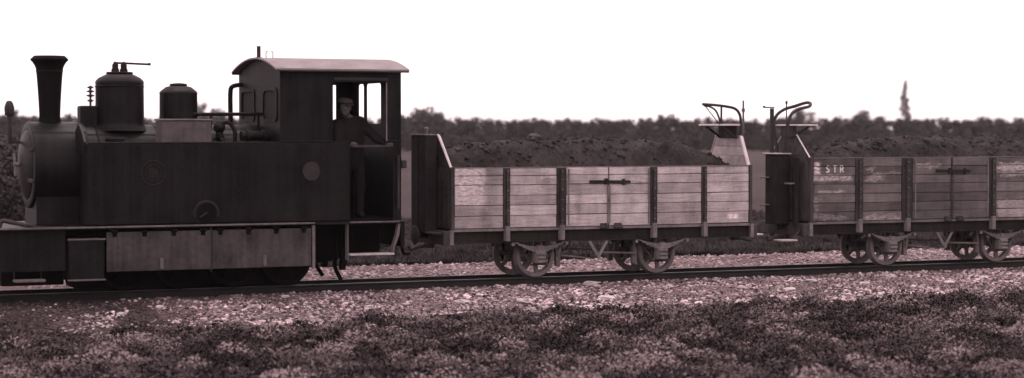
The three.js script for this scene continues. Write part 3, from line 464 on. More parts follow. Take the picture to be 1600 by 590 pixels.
// ------------------------------------------------------------ wagons
function panelTex(sd, o) {  // the face of one bay of boards: grain, board-to-board tone, water stains, chalk and worn paint
  const W = o.w ?? 384, H = o.w ? 384 : 256, rows = o.rows, tone = rows.map((_, i) => 1 + (o.spread ?? 0.22) * 2 * (((Math.sin((sd + 1) * 12.9 + i * 78.2) * 43758.5) % 1 + 1) % 1 - 0.5));
  let mask = null;
  if (o.text) {
    const c = document.createElement('canvas'); c.width = W; c.height = H; const x = c.getContext('2d');
    x.fillStyle = '#000'; x.fillRect(0, 0, W, H); x.fillStyle = '#fff'; for (const [s, u, v, px] of o.text) { x.save(); x.translate(u * W, H - v * H); x.scale((o.hgt / H) / (o.len / W), 1); x.font = `bold ${px}px sans-serif`; x.fillText(s, 0, 0); x.restore(); }
    mask = x.getImageData(0, 0, W, H).data;
  }
  return tex(W, H, (u, v) => {
    let r = 0; while (r < rows.length - 1 && v > rows[r]) r++;
    const X = u * o.len, Y = v * o.hgt;
    let k = tone[r] * (1 + 0.5 * fbm(X * 3.2, Y * 34 + r * 5, sd, 4) + 0.35 * fbm(X * 16, Y * 120, sd + 2, 2) + (o.stain ?? 0.75) * fbm(X * 3.1, Y * 2.2, sd + 4, 4) + 0.3 * fbm(X * 9, Y * 1.1, sd + 6, 4) + 0.4 * fbm(X * 45, Y * 60, sd + 9, 3));
    let l = o.base * k;
    for (const [u0, u1, v0, v1, amt, rag] of o.patch ?? []) {
      const e = (rag ?? 0.11) * (fbm(u * 6, v * 13, sd + 11, 5) * 2);
      const m = sst(u0 - 0.05, u0 + 0.05, u + e) * sst(u1 + 0.06, u1 - 0.06, u + e) * sst(v0 - 0.02, v0 + 0.02, v + e * 0.5) * sst(v1 + 0.02, v1 - 0.02, v + e * 0.5);
      l += m * amt * Math.max(0, 0.75 + 1.7 * fbm(u * 12, v * 34, sd + 13, 4));
    }
    if (mask) { const i = (Math.min(H - 1, Math.floor((1 - v) * H)) * W + Math.min(W - 1, Math.floor(u * W))) * 4; const m = mask[i] / 255 * sst(-0.4, -0.05, fbm(u * 30, v * 30, sd + 15, 3)); l = l * (1 - m) + 0.6 * m; }
    return Math.max(0.01, l);
  }, false);
}
function wagon(o) {
  const { x0, x1, hb, ht, W } = o, mid = (x0 + x1) / 2;
  const wg = thing('open_wagon', [mid, 0, 0], o.label, 'wagon', 'open goods wagons coupled behind the engine');
  const P = (n, g, m, l) => part(wg, n, g, m, l);
  const H = ht - hb, edges = [0, ...o.rows];
  // floor and underframe
  P('floor', bx(x0 + 0.03, x1 - 0.03, hb - 0.05, hb + 0.012, -W + 0.06, W - 0.06), M.sole);
  for (const s of [1, -1]) {
    const z1 = s * (W - 0.03), zi = s * (W - 0.1);
    P('solebar', [bx(x0 + 0.02, x1 - 0.02, 0.57, hb - 0.055, Math.min(z1 - s * 0.04, zi), Math.max(z1 - s * 0.04, zi)), bx(x0 + 0.02, x1 - 0.02, 0.545, 0.568, Math.min(z1, zi), Math.max(z1, zi))], M.sole);
    // side boards
    const sw = P('side_wall', [bx(x0 + 0.02, x1 - 0.02, hb + 0.02, ht - 0.02, Math.min(s * (W - 0.06), s * (W - 0.045)), Math.max(s * (W - 0.06), s * (W - 0.045))), bx(x0, x1, ht, ht + 0.012, Math.min(s * (W - 0.065), s * (W + 0.004)), Math.max(s * (W - 0.065), s * (W + 0.004))), bx(x0, x1, hb - 0.045, hb - 0.006, Math.min(s * (W - 0.05), s * (W + 0.006)), Math.max(s * (W - 0.05), s * (W + 0.006)))], o.cap);
    o.bays.forEach(([a, b, door], bi) => {
      const m = s > 0 ? o.mats[bi] : o.mats[(bi + 2) % o.mats.length];
      for (let r = 0; r < edges.length - 1; r++) {
        const ya = hb + H * edges[r], yb = hb + H * edges[r + 1], j = 0.0038, dz = rr(-0.005, 0.004) + (door ? 0.012 : 0), dy = rr(-0.003, 0.003), da = rr(0, 0.006);
        const z0 = s * (W - 0.044), z2 = s * (W + dz);
        const g = rbx(a + 0.004 + da, b - 0.004, ya + j + dy, yb - j + dy, Math.min(z0, z2), Math.max(z0, z2), 0.006, 1);
        const q = g.index ? g.toNonIndexed() : g, p = q.attributes.position, uv = q.attributes.uv;
        for (let i = 0; i < p.count; i++) uv.setXY(i, (p.getX(i) - a) / (b - a), (p.getY(i) - hb) / H);
        q.translate(-(a + b) / 2, -(ya + yb) / 2, 0).rotateZ(rr(-0.0035, 0.0035)).rotateY(rr(-0.003, 0.003)).translate((a + b) / 2, (ya + yb) / 2, 0);
        part(sw, 'plank', q, m, undefined, true);
      }
    });
    // stanchions with pale brackets on the solebar
    for (const [x, w] of o.posts) {
      const st = P('stanchion', [bx(x - w / 2, x + w / 2, hb - 0.005, ht - 0.004, Math.min(s * (W - 0.04), s * (W + 0.014)), Math.max(s * (W - 0.04), s * (W + 0.014))), bx(x - w * 0.16, x + w * 0.16, hb - 0.005, ht - 0.03, Math.min(s * (W + 0.0145), s * (W + 0.05)), Math.max(s * (W + 0.0145), s * (W + 0.05)))], M.iron);
      part(st, 'bracket', rbx(x - 0.035, x + 0.035, 0.57, hb + 0.03, Math.min(s * (W - 0.04), s * (W + 0.062)), Math.max(s * (W - 0.04), s * (W + 0.062)), 0.006, 1), M.ironPale, 'rust-pale foot bracket');
      const bt = []; for (let r = 0; r < edges.length - 1; r++) bt.push(new THREE.IcosahedronGeometry(0.013, 1).translate(x, hb + H * (edges[r] + edges[r + 1]) / 2, s * (W + 0.052)));
      part(st, 'bolts', bt, M.ironMid).userData.kind = 'stuff';
    }
    // corner irons
    for (const x of [x0, x1]) { const c = P('corner_iron', rbx(Math.min(x, x + (x === x0 ? 0.05 : -0.05)) - (x === x0 ? 0.006 : -0.006), Math.max(x, x + (x === x0 ? 0.05 : -0.05)) - (x === x0 ? 0.006 : -0.006), hb - 0.02, ht + 0.02, Math.min(s * (W - 0.05), s * (W + 0.016)), Math.max(s * (W - 0.05), s * (W + 0.016)), 0.006, 1), o.corner); part(c, 'bracket', rbx(x - 0.03, x + 0.03, 0.53, hb - 0.021, Math.min(s * (W - 0.04), s * (W + 0.03)), Math.max(s * (W - 0.04), s * (W + 0.03)), 0.006, 1), M.ironPale); }
    // double door irons
    const d = o.door, zf = s * (W + 0.03);
    const dl = P('door_latch', [bar([d - 0.33, ht - 0.215, zf], [d + 0.36, ht - 0.225, zf], 0.022, 0.042), bar([d - 0.05, ht - 0.17, zf], [d - 0.05, ht - 0.26, zf], 0.03, 0.05), bar([d + 0.25, ht - 0.18, zf], [d + 0.25, ht - 0.27, zf], 0.03, 0.04)], M.sole, 'dark iron locking bar across the double door');
    void dl;
    P('door_strip', [bx(d - 0.025, d + 0.025, hb + 0.05, ht - 0.28, Math.min(s * (W + 0.017), s * (W + 0.03)), Math.max(s * (W + 0.017), s * (W + 0.03)))], o.strip);
    for (const dx of [-0.09, 0.15]) P('door_hinge', [rbx(d + dx - 0.06, d + dx + 0.06, hb - 0.02, hb + 0.045, Math.min(s * (W + 0.018), s * (W + 0.05)), Math.max(s * (W + 0.018), s * (W + 0.05)), 0.01), cyl([d + dx - 0.07, hb - 0.02, s * (W + 0.05)], [d + dx + 0.07, hb - 0.02, s * (W + 0.05)], 0.018, 0.018, 10)], M.iron);
    for (const e of o.doorEnds) P('door_edge', bx(e - 0.012, e + 0.012, hb + 0.02, ht - 0.02, Math.min(s * (W + 0.017), s * (W + 0.024)), Math.max(s * (W + 0.017), s * (W + 0.024))), M.ironPale);
    // running gear
    for (const ax of o.axles) {
      wheel(wg, ax, s * 0.4, 0.32, s, 7, M.ironMid);
      P('axle_box', [rbx(ax - 0.085, ax + 0.085, 0.22, 0.42, Math.min(s * 0.48, s * 0.64), Math.max(s * 0.48, s * 0.64), 0.02), ...[0.25, 0.31, 0.37].map((y) => rbx(ax - 0.075, ax + 0.075, y - 0.016, y + 0.016, Math.min(s * 0.6405, s * 0.668), Math.max(s * 0.6405, s * 0.668), 0.008))], M.ironPale, 'ribbed pale axle box');
      const lv = []; for (let k = 0; k < 5; k++) { const L = 0.44 - k * 0.075, sh = new THREE.Shape(); const y = (x) => 0.545 - 0.1 + 0.085 * (x / 0.44) ** 2 - k * 0.0165 + 0.03; for (let i = 0; i <= 12; i++) { const x = -L + 2 * L * i / 12; i ? sh.lineTo(ax + x, y(x)) : sh.moveTo(ax + x, y(x)); } for (let i = 12; i >= 0; i--) { const x = -L + 2 * L * i / 12; sh.lineTo(ax + x, y(x) - 0.0145); } lv.push(new THREE.ExtrudeGeometry(sh, { depth: 0.08, bevelEnabled: false }).translate(0, 0, s > 0 ? 0.545 : -0.625)); }
      lv.push(rbx(ax - 0.05, ax + 0.05, 0.385, 0.49, Math.min(s * 0.535, s * 0.635), Math.max(s * 0.535, s * 0.635), 0.01));
      P('leaf_spring', lv, M.ironMid);
      P('axle_guard', [bar([ax - 0.13, 0.2, s * 0.5], [ax - 0.1, 0.54, s * 0.5], 0.02, 0.05), bar([ax + 0.13, 0.2, s * 0.5], [ax + 0.1, 0.54, s * 0.5], 0.02, 0.05), bar([ax - 0.15, 0.2, s * 0.5], [ax + 0.15, 0.2, s * 0.5], 0.02, 0.03), bar([ax - 0.13, 0.25, s * 0.5], [ax - 0.36, 0.54, s * 0.5], 0.02, 0.035), bar([ax + 0.13, 0.25, s * 0.5], [ax + 0.36, 0.54, s * 0.5], 0.02, 0.035)], M.iron);
      for (const e of [-1, 1]) P('spring_shackle', rbx(ax + e * 0.445 - 0.025, ax + e * 0.445 + 0.025, 0.49, 0.546, Math.min(s * 0.55, s * 0.62), Math.max(s * 0.55, s * 0.62), 0.008), M.ironPale);
      const inn = ax < mid ? 1 : -1, bxn = ax + inn * 0.385;
      P('brake_block', [rbx(bxn - 0.04, bxn + 0.04, 0.16, 0.42, Math.min(s * 0.36, s * 0.44), Math.max(s * 0.36, s * 0.44), 0.015), bar([bxn, 0.3, s * 0.45], [bxn + inn * 0.04, 0.56, s * 0.45], 0.02, 0.04)], M.ironMid);
    }
    const vx = o.vee;
    P('brake_hanger', [bar([vx - 0.16, 0.545, s * 0.6], [vx, 0.3, s * 0.6], 0.02, 0.045), bar([vx + 0.15, 0.545, s * 0.6], [vx, 0.3, s * 0.6], 0.02, 0.045), cyl([vx, 0.3, s * 0.62], [vx, 0.3, s * 0.36], 0.03, 0.03, 12)], M.ironPale, 'V-shaped brake shaft hanger');
    P('brake_rod', [bar([vx, 0.36, s * 0.46], [o.axles[1] - 0.4, 0.33, s * 0.46], 0.02, 0.025), bar([vx, 0.26, s * 0.46], [o.axles[0] + 0.4, 0.33, s * 0.46], 0.02, 0.025)], M.ironMid);
  }
  for (const ax of o.axles) P('axle', cyl([ax, 0.32, -0.6], [ax, 0.32, 0.6], 0.045, 0.045, 14), M.iron);
  P('cross_member', [bx(x0 + 0.3, x0 + 0.4, 0.58, hb - 0.056, -W + 0.13, W - 0.13), bx(mid - 0.05, mid + 0.05, 0.58, hb - 0.056, -W + 0.13, W - 0.13), bx(x1 - 0.4, x1 - 0.3, 0.58, hb - 0.056, -W + 0.13, W - 0.13)], M.sole);
  // ends: boards rising to a flat-topped gable, iron-capped slopes
  for (const e of o.ends) {
    const x = e.x, dir = e.dir, xa = Math.min(x, x - dir * 0.05), xb = Math.max(x, x - dir * 0.05), zb = W - 0.052, yt = e.top, zt = e.zt;
    const ew = P('end_wall', bx(dir > 0 ? xa + 0.052 : xa - 0.012, dir > 0 ? xb + 0.012 : xb - 0.052, hb + 0.02, ht - 0.04, -zb + 0.02, zb - 0.02), M.endWood);
    const nB = 9, y0 = hb;
    for (let r = 0; r < nB; r++) {
      const ya = y0 + (yt - y0) * r / nB + 0.004, yb = y0 + (yt - y0) * (r + 1) / nB - 0.004;
      const wz = (y) => y <= ht ? zb : zb + (zt - zb) * (y - ht) / (yt - ht);
      const pts = ya < ht && yb > ht ? [[-zb, ya], [zb, ya], [zb, ht], [wz(yb), yb], [-wz(yb), yb], [-zb, ht]] : [[-wz(ya), ya], [wz(ya), ya], [wz(yb), yb], [-wz(yb), yb]];
      part(ew, 'plank', plateZY(pts, xa + rr(0, 0.004), xb - rr(0, 0.004)), e.mat);
    }
    for (const s of [1, -1]) part(ew, 'slope_capping', bar([x - dir * 0.025, ht - 0.01, s * (zb + 0.012)], [x - dir * 0.025, yt + 0.012, s * (zt + 0.012)], 0.02, 0.075).clone(), M.seatWood, 'pale strip along the sloping top');
    part(ew, 'top_capping', rbx(xa - 0.012, xb + 0.012, yt + 0.002, yt + 0.022, -zt, zt, 0.005, 1), M.ironPale);
    P('headstock', rbx(Math.min(x + dir * 0.02, x + dir * 0.12), Math.max(x + dir * 0.02, x + dir * 0.12), 0.53, hb - 0.03, -W + 0.02, W - 0.02, 0.012), M.endWood);
    const bf = P('buffer', [lathe([[0, 0], [0.05, 0], [0.05, 0.14], [0.13, 0.17], [0.15, 0.2], [0.11, 0.225], [0, 0.23]], 0, 0, 28).rotateZ(-dir * Math.PI / 2).translate(x + dir * 0.12, 0.66, 0)], M.iron);
    void bf;
    P('coupling', [tube([[x + dir * 0.12, 0.5, 0], [x + dir * 0.26, 0.47, 0], [x + dir * 0.38, 0.44, 0], [x + dir * 0.42, 0.5, 0]], 0.022, 20), bx(Math.min(x + dir * 0.03, x + dir * 0.14), Math.max(x + dir * 0.03, x + dir * 0.14), 0.46, 0.529, -0.07, 0.07)], M.iron);
  }
  return wg;
}
const rows6 = [0.21, 0.385, 0.55, 0.715, 0.87, 1], rows7 = [0.15, 0.295, 0.44, 0.58, 0.72, 0.865, 1];
const pm = (sd, o) => new THREE.MeshPhysicalMaterial({ map: panelTex(sd, o), roughness: 0.9, specularIntensity: 0.25, bumpMap: bumpFine, bumpScale: 0.002 });
const w1 = wagon({
  x0: 7.75, x1: 12.875, hb: 0.768, ht: 1.645, W: 0.655, rows: rows6, cap: M.ironPale, strip: M.ironPale, corner: M.endWood, door: 10.34, doorEnds: [9.66, 11.03],
  label: 'pale-boarded open wagon with a heaped load, nearest the locomotive',
  bays: [[7.8, 8.59], [8.69, 9.47], [9.62, 10.335, 1], [10.345, 11.06, 1], [11.18, 11.97], [12.06, 12.825]],
  posts: [[8.64, 0.1], [9.545, 0.15], [11.12, 0.12], [12.015, 0.09]], axles: [9.215, 11.3], vee: 10.2,
  mats: [
    pm(1, { rows: rows6, base: 0.27, len: 0.8, hgt: 0.87, patch: [[-0.2, 0.62, 0.7, 1.1, 0.3, 0.03], [-0.2, 0.64, 0.38, 0.7, 0.22, 0.03]] }),
    pm(2, { rows: rows6, base: 0.345, len: 0.8, hgt: 0.87, patch: [[0.65, 0.95, 0.8, 1, 0.13], [0.1, 0.8, 0.55, 0.7, 0.08]] }),
    pm(3, { rows: rows6, base: 0.36, len: 0.75, hgt: 0.87, stain: 0.8 }),
    pm(4, { rows: rows6, base: 0.37, len: 0.75, hgt: 0.87, stain: 0.8, patch: [[0.5, 0.9, 0.72, 0.86, 0.1]] }),
    pm(5, { rows: rows6, base: 0.345, len: 0.8, hgt: 0.87 }),
    pm(6, { rows: rows6, base: 0.345, len: 0.8, hgt: 0.87, patch: [[0.5, 0.74, 0.075, 0.165, 0.36, 0.03], [0.1, 0.5, 0.5, 0.72, 0.1]] }),
  ],
  ends: [{ x: 7.75, dir: -1, top: 2.12, zt: 0.1, mat: M.endWood }, { x: 12.875, dir: 1, top: 2.1, zt: 0.36, mat: M.endPale }],
});
const w2 = wagon({
  x0: 13.97, x1: 19.36, hb: 0.76, ht: 1.755, W: 0.655, rows: rows7, cap: M.ironMid, strip: M.iron, corner: M.endWood, door: 16.71, doorEnds: [15.98, 17.44],
  label: 'dark weathered open wagon lettered STR at the right edge',
  bays: [[14.02, 14.82], [14.96, 15.72], [15.93, 16.7, 1], [16.72, 17.46, 1], [17.62, 18.42], [18.52, 19.31]],
  posts: [[14.89, 0.14], [15.825, 0.2], [17.54, 0.15], [18.47, 0.1]], axles: [15.57, 17.8], vee: 16.62,
  mats: [
    pm(11, { rows: rows7, base: 0.1, len: 0.8, hgt: 1, w: 512, spread: 0.3, text: [['S', 0.29, 0.768, 60], ['T', 0.455, 0.77, 60], ['R', 0.61, 0.768, 60]], patch: [[0.0, 0.14, 0.74, 0.93, 0.5, 0.03], [-0.1, 0.92, 0.63, 0.73, 0.27, 0.03], [0.12, 0.75, 0.465, 0.49, 0.26, 0.02], [0, 0.12, 0.05, 0.4, 0.1], [0.1, 0.8, 0.02, 0.1, 0.1]] }),
    pm(12, { rows: rows7, base: 0.105, len: 0.8, hgt: 1, spread: 0.3, patch: [[0.1, 0.5, 0.62, 0.74, 0.17], [0.4, 0.95, 0.72, 0.76, 0.12], [0.05, 1, 0.0, 0.08, 0.14], [0.1, 0.3, 0.78, 0.84, 0.16]] }),
    pm(13, { rows: rows7, base: 0.095, len: 0.77, hgt: 1, spread: 0.3, patch: [[0.05, 0.7, 0.84, 0.9, 0.14]] }),
    pm(14, { rows: rows7, base: 0.095, len: 0.75, hgt: 1, spread: 0.3 }),
    pm(15, { rows: rows7, base: 0.14, len: 0.8, hgt: 1, spread: 0.3, patch: [[0.0, 0.9, 0.78, 0.9, 0.24], [0.1, 0.9, 0.68, 0.73, 0.16], [0.05, 0.9, 0.02, 0.3, 0.13]] }),
    pm(16, { rows: rows7, base: 0.11, len: 0.8, hgt: 1, spread: 0.3 }),
  ],
  ends: [{ x: 13.97, dir: -1, top: 2.11, zt: 0.2, mat: M.endWood }, { x: 19.36, dir: 1, top: 2.11, zt: 0.2, mat: M.endWood }],
});
// wagon 1: tall end locker by the engine; brakeman's perch at the far end
{
  const lk = part(w1, 'end_locker', [rbx(7.5, 7.6885, 0.69, 2.13, -0.02, 0.24, 0.015), rbx(7.5, 7.6885, 0.69, 2.13, -0.32, -0.03, 0.015)], M.sole, 'tall dark timber uprights against the end boards');
  part(lk, 'locker_top', rbx(7.485, 7.688, 2.132, 2.15, -0.335, 0.255, 0.005, 1), M.ironPale);
  part(lk, 'finial', lathe([[0, 2.15], [0.025, 2.15], [0.022, 2.2], [0.035, 2.22], [0.03, 2.25], [0, 2.26]], 7.6, 0.05, 16), M.ironPale);
  part(w1, 'end_step', rbx(7.47, 7.72, 0.69, 0.72, 0.3, 0.62, 0.008), M.iron);
  const st = part(w1, 'brakeman_seat', rbx(12.47, 12.84, 2.275, 2.305, -0.32, 0.36, 0.008), M.seatWood, 'bright seat board over the wagon end');
  part(st, 'seat_bracket', [bar([12.8, 2.1, 0.28], [12.55, 2.27, 0.28], 0.03, 0.03), bar([12.8, 2.1, -0.22], [12.55, 2.27, -0.22], 0.03, 0.03), bx(12.8, 12.83, 2.08, 2.274, -0.25, 0.3)], M.iron);
  const hr = part(w1, 'seat_handrail', [tube([[12.16, 2.615, 0.35], [12.35, 2.605, 0.35], [12.6, 2.58, 0.35], [12.76, 2.54, 0.35], [12.84, 2.44, 0.35], [12.86, 2.28, 0.34], [12.87, 2.05, 0.33]], 0.022, 40)], M.iron);
  part(hr, 'rail_post', [cyl([12.5, 2.3, 0.345], [12.5, 2.59, 0.35], 0.016, 0.016, 10), cyl([12.18, 2.615, 0.35], [12.48, 2.29, 0.34], 0.008, 0.008, 8)], M.iron);
  part(hr, 'rail_post', tube([[12.56, 2.6, -0.3], [12.68, 2.58, -0.3], [12.79, 2.5, -0.3], [12.86, 2.3, -0.29], [12.87, 2.05, -0.28]], 0.016, 30), M.iron);
  part(w1, 'brake_column', [cyl([12.99, 0.72, 0.2], [12.99, 2.68, 0.2], 0.015, 0.015, 10), cyl([12.99, 2.5, 0.2], [12.99, 2.55, 0.2], 0.028, 0.028, 10), bx(12.9, 13.0, 1.0, 1.04, 0.17, 0.23)], M.ironMid);
  part(w1, 'end_step', rbx(12.9, 13.12, 0.56, 0.585, 0.3, 0.62, 0.006), M.worn);
}
{
  const lk = part(w2, 'brake_locker', [rbx(13.62, 13.86, 0.7, 1.815, -0.16, 0.2, 0.015)], M.sole, 'dark upright box on the wagon end');
  part(lk, 'locker_top', rbx(13.59, 13.88, 1.818, 1.838, -0.2, 0.23, 0.006, 1), M.worn);
  for (const [y, z] of [[1.43, -0.16], [1.0, -0.16]]) part(lk, 'foot_rung', rbx(13.52, 13.6205, y, y + 0.022, z, z + 0.14, 0.006, 1), M.ironPale);
  part(w2, 'end_post', rbx(13.8, 13.88, 0.7, 1.77, 0.36, 0.45, 0.008), M.sole);
  part(lk, 'foot_rung', rbx(13.68, 13.8, 1.34, 1.362, 0.32, 0.45, 0.006, 1), M.ironPale);
  part(w2, 'brake_column', [cyl([13.66, 1.84, -0.02], [13.66, 2.56, -0.02], 0.038, 0.034, 14), bar([13.5, 2.575, -0.02], [13.7, 2.575, -0.02], 0.025, 0.02), cyl([13.51, 2.57, -0.02], [13.51, 2.6, -0.02], 0.02, 0.02, 10)], M.iron);
  const st = part(w2, 'brakeman_seat', rbx(13.9, 14.28, 2.275, 2.3, -0.3, 0.38, 0.008), M.seatWood, 'bright seat board over the wagon end');
  part(st, 'seat_bracket', [bx(13.94, 13.98, 2.1, 2.274, -0.2, 0.2), bar([14.0, 2.1, 0.12], [14.2, 2.27, 0.25], 0.03, 0.03), bar([14.0, 2.1, -0.12], [14.2, 2.27, -0.2], 0.03, 0.03)], M.iron);
  part(w2, 'seat_handrail', [tube([[13.87, 1.83, -0.18], [13.87, 2.25, -0.3], [13.91, 2.43, -0.3], [14.05, 2.54, -0.29], [14.22, 2.6, -0.22], [14.36, 2.655, -0.1], [14.38, 2.64, 0.0], [14.26, 2.59, 0.14], [14.0, 2.55, 0.27], [13.85, 2.49, 0.31], [13.78, 2.4, 0.32], [13.76, 2.28, 0.3], [13.76, 1.84, 0.18]], 0.026, 90)], M.iron, 'bent tube loop guarding the seat');
  part(w2, 'signal_rod', [cyl([13.86, 1.8, 0.1], [13.86, 2.66, 0.1], 0.01, 0.01, 8), cyl([13.86, 2.63, 0.1], [13.86, 2.68, 0.1], 0.018, 0.018, 8)], M.iron);
  part(w2, 'end_step', [rbx(13.42, 13.72, 0.455, 0.48, 0.42, 0.68, 0.006)], M.worn);
  part(w2, 'step_hanger', [bar([13.7, 0.48, 0.55], [13.9, 0.7, 0.55], 0.04, 0.015)], M.iron);
}
// ------------------------------------------------------------ loads of dark earth
function load(x0, x1, ht, zw, hts, label, sd, lumps) {
  const nx = 150, nz = 40, pos = [], idx = [], uv = [], top = (x, z) => {
    const t = (x - x0) / (x1 - x0) * (hts.length - 1), i = Math.min(hts.length - 2, Math.floor(t)), f = t - i, c = hts[i] + (hts[i + 1] - hts[i]) * (f * f * (3 - 2 * f));
    const k = 1 - Math.pow(Math.abs(z) / zw, 2.2); return ht - 0.1 + c * k + (0.13 * fbm(x * 2.6, z * 3, sd, 5) + 0.035 * fbm(x * 12, z * 12, sd + 3, 3)) * (0.4 + 0.6 * k);
  };
  for (let j = 0; j <= nz; j++) for (let i = 0; i <= nx; i++) { const x = x0 + (x1 - x0) * i / nx, z = -zw + 2 * zw * j / nz; pos.push(x, top(x, z), z); uv.push(x, z); }
  for (let j = 0; j < nz; j++) for (let i = 0; i < nx; i++) { const a = j * (nx + 1) + i; idx.push(a, a + nx + 1, a + 1, a + 1, a + nx + 1, a + nx + 2); }
  // skirt down to the wagon floor so that the heap is solid
  const n0 = pos.length / 3, rim = []; for (let i = 0; i <= nx; i++) rim.push(i); for (let j = 1; j <= nz; j++) rim.push(j * (nx + 1) + nx); for (let i = nx - 1; i >= 0; i--) rim.push(nz * (nx + 1) + i); for (let j = nz - 1; j > 0; j--) rim.push(j * (nx + 1));
  rim.forEach((r) => { pos.push(pos[r * 3], 0.79, pos[r * 3 + 2]); uv.push(pos[r * 3], 0); });
  rim.forEach((r, k) => { const k2 = (k + 1) % rim.length; idx.push(r, rim[k2], n0 + k, rim[k2], n0 + k2, n0 + k); });
  const g = new THREE.BufferGeometry(); g.setAttribute('position', new THREE.Float32BufferAttribute(pos, 3)); g.setAttribute('uv', new THREE.Float32BufferAttribute(uv, 2)); g.setIndex(idx); g.computeVertexNormals();
  const L = thing('earth_load', [(x0 + x1) / 2, 0.79, 0], label, 'load', 'earth heaped in the wagons');
  part(L, 'heap', g, M.earth, undefined, true);
  const cl = []; for (let i = 0; i < 760; i++) { const x = rr(x0 + 0.1, x1 - 0.1), z = rr(-zw + 0.06, zw - 0.06), s = 0.01 + 0.04 * Math.pow(rnd(), 3.5); cl.push(clods[i % 4].clone().scale(s, s, s).rotateY(rr(0, 6)).translate(x, top(x, z) + s * 0.25, z)); }
  part(L, 'clods', cl, M.earthClod).userData.kind = 'stuff';
  for (const [x, z, s] of lumps) part(L, 'boulder', clods[1].clone().scale(s, s * 0.9, s).translate(x, top(x, z) + s * 0.3, z), M.earthLump, 'larger pale lump lying on the heap');
}
const clods = [1, 2, 3, 4].map((k) => stoneGeo(40 + k * 3, 0.7));
M.earth = mat(0.03, { vary: 0.8, seed: 51, rough: 1, spec: 0.1, bump: 0.02 }); M.earthClod = mat(0.035, { vary: 0.7, seed: 52, rough: 1, spec: 0.1 }); M.earthLump = mat(0.06, { vary: 0.4, seed: 53, rough: 1, bump: 0.01 });
load(7.81, 12.81, 1.645, 0.59, [0.34, 0.46, 0.5, 0.5, 0.5, 0.52, 0.52, 0.5, 0.46, 0.32, 0.05], 'dark earth heaped in the pale wagon beside the engine', 4, [[9.35, 0.1, 0.11], [8.05, 0.2, 0.05], [8.4, 0.25, 0.045], [11.0, -0.1, 0.06]]);
load(14.03, 19.3, 1.755, 0.59, [0.16, 0.28, 0.36, 0.4, 0.42, 0.44, 0.42, 0.4, 0.4, 0.36, 0.2], 'dark earth heaped in the STR wagon', 9, [[16.2, 0.1, 0.05], [15.2, 0.2, 0.04]]);

// ------------------------------------------------------------ foreground vegetation
const leafM = new THREE.MeshPhysicalMaterial({ specularIntensity: 0.1, color: 0xffffff, roughness: 0.9, side: THREE.DoubleSide });
function bladeTuft(n, h, spread, w, sd) {
  const pos = [], idx = []; seed = sd;
  for (let k = 0; k < n; k++) {
    const a = rr(0, 6.283), r = rr(0, spread * 0.4), hh = h * rr(0.5, 1), lean = rr(0.2, 1) * spread, cx = Math.cos(a), cz = Math.sin(a), bx0 = r * cx, bz0 = r * cz, b = pos.length / 3, px = -cz * w, pz = cx * w;
    pos.push(bx0 - px, -0.02, bz0 - pz, bx0 + px, -0.02, bz0 + pz);
    const mx = bx0 + cx * lean * 0.35, mz = bz0 + cz * lean * 0.35; pos.push(mx - px * 0.8, hh * 0.6, mz - pz * 0.8, mx + px * 0.8, hh * 0.6, mz + pz * 0.8);
    pos.push(bx0 + cx * lean, hh * rr(0.75, 1), bz0 + cz * lean);
    idx.push(b, b + 1, b + 2, b + 1, b + 3, b + 2, b + 2, b + 3, b + 4);
  }
  const g = new THREE.BufferGeometry(); g.setAttribute('position', new THREE.Float32BufferAttribute(pos, 3)); g.setIndex(idx); g.computeVertexNormals(); return g;
}
function leafClump(n, R, s, sd) {
  const pos = [], idx = []; seed = sd;
  for (let k = 0; k < n; k++) {
    const a = rr(0, 6.283), r = R * Math.sqrt(rnd()), y = R * 0.75 * rr(0.1, 1) * (1 - (r / R) ** 2 * 0.6), c = new THREE.Vector3(r * Math.cos(a), y, r * Math.sin(a));
    const d = new THREE.Vector3(0.35 * Math.cos(a) + rr(-1, 1), rr(-0.5, 0.9), 0.35 * Math.sin(a) + rr(-1, 1)).normalize(), t = new THREE.Vector3(-d.z, rr(-0.8, 0.8), d.x).normalize(), L = s * rr(0.6, 1.3), b = pos.length / 3;
    const q = (u, v) => { const p = c.clone().addScaledVector(d, u * L).addScaledVector(t, v * L); pos.push(p.x, p.y, p.z); };
    q(-0.5, 0); q(0.05, 0.33); q(0.05, -0.33); q(0.55, 0); idx.push(b, b + 1, b + 2, b + 1, b + 3, b + 2);
  }
  const g = new THREE.BufferGeometry(); g.setAttribute('position', new THREE.Float32BufferAttribute(pos, 3)); g.setIndex(idx); g.computeVertexNormals(); return g;
}
const tufts = [bladeTuft(16, 0.13, 0.09, 0.0045, 101), bladeTuft(22, 0.09, 0.1, 0.005, 102)], clump = [leafClump(26, 0.1, 0.06, 103), leafClump(40, 0.08, 0.035, 104)], dry = bladeTuft(14, 0.15, 0.12, 0.0055, 105);
const mound = [leafClump(330, 0.18, 0.034, 106), leafClump(420, 0.21, 0.03, 107), leafClump(220, 0.14, 0.036, 108)];
seed = 555;
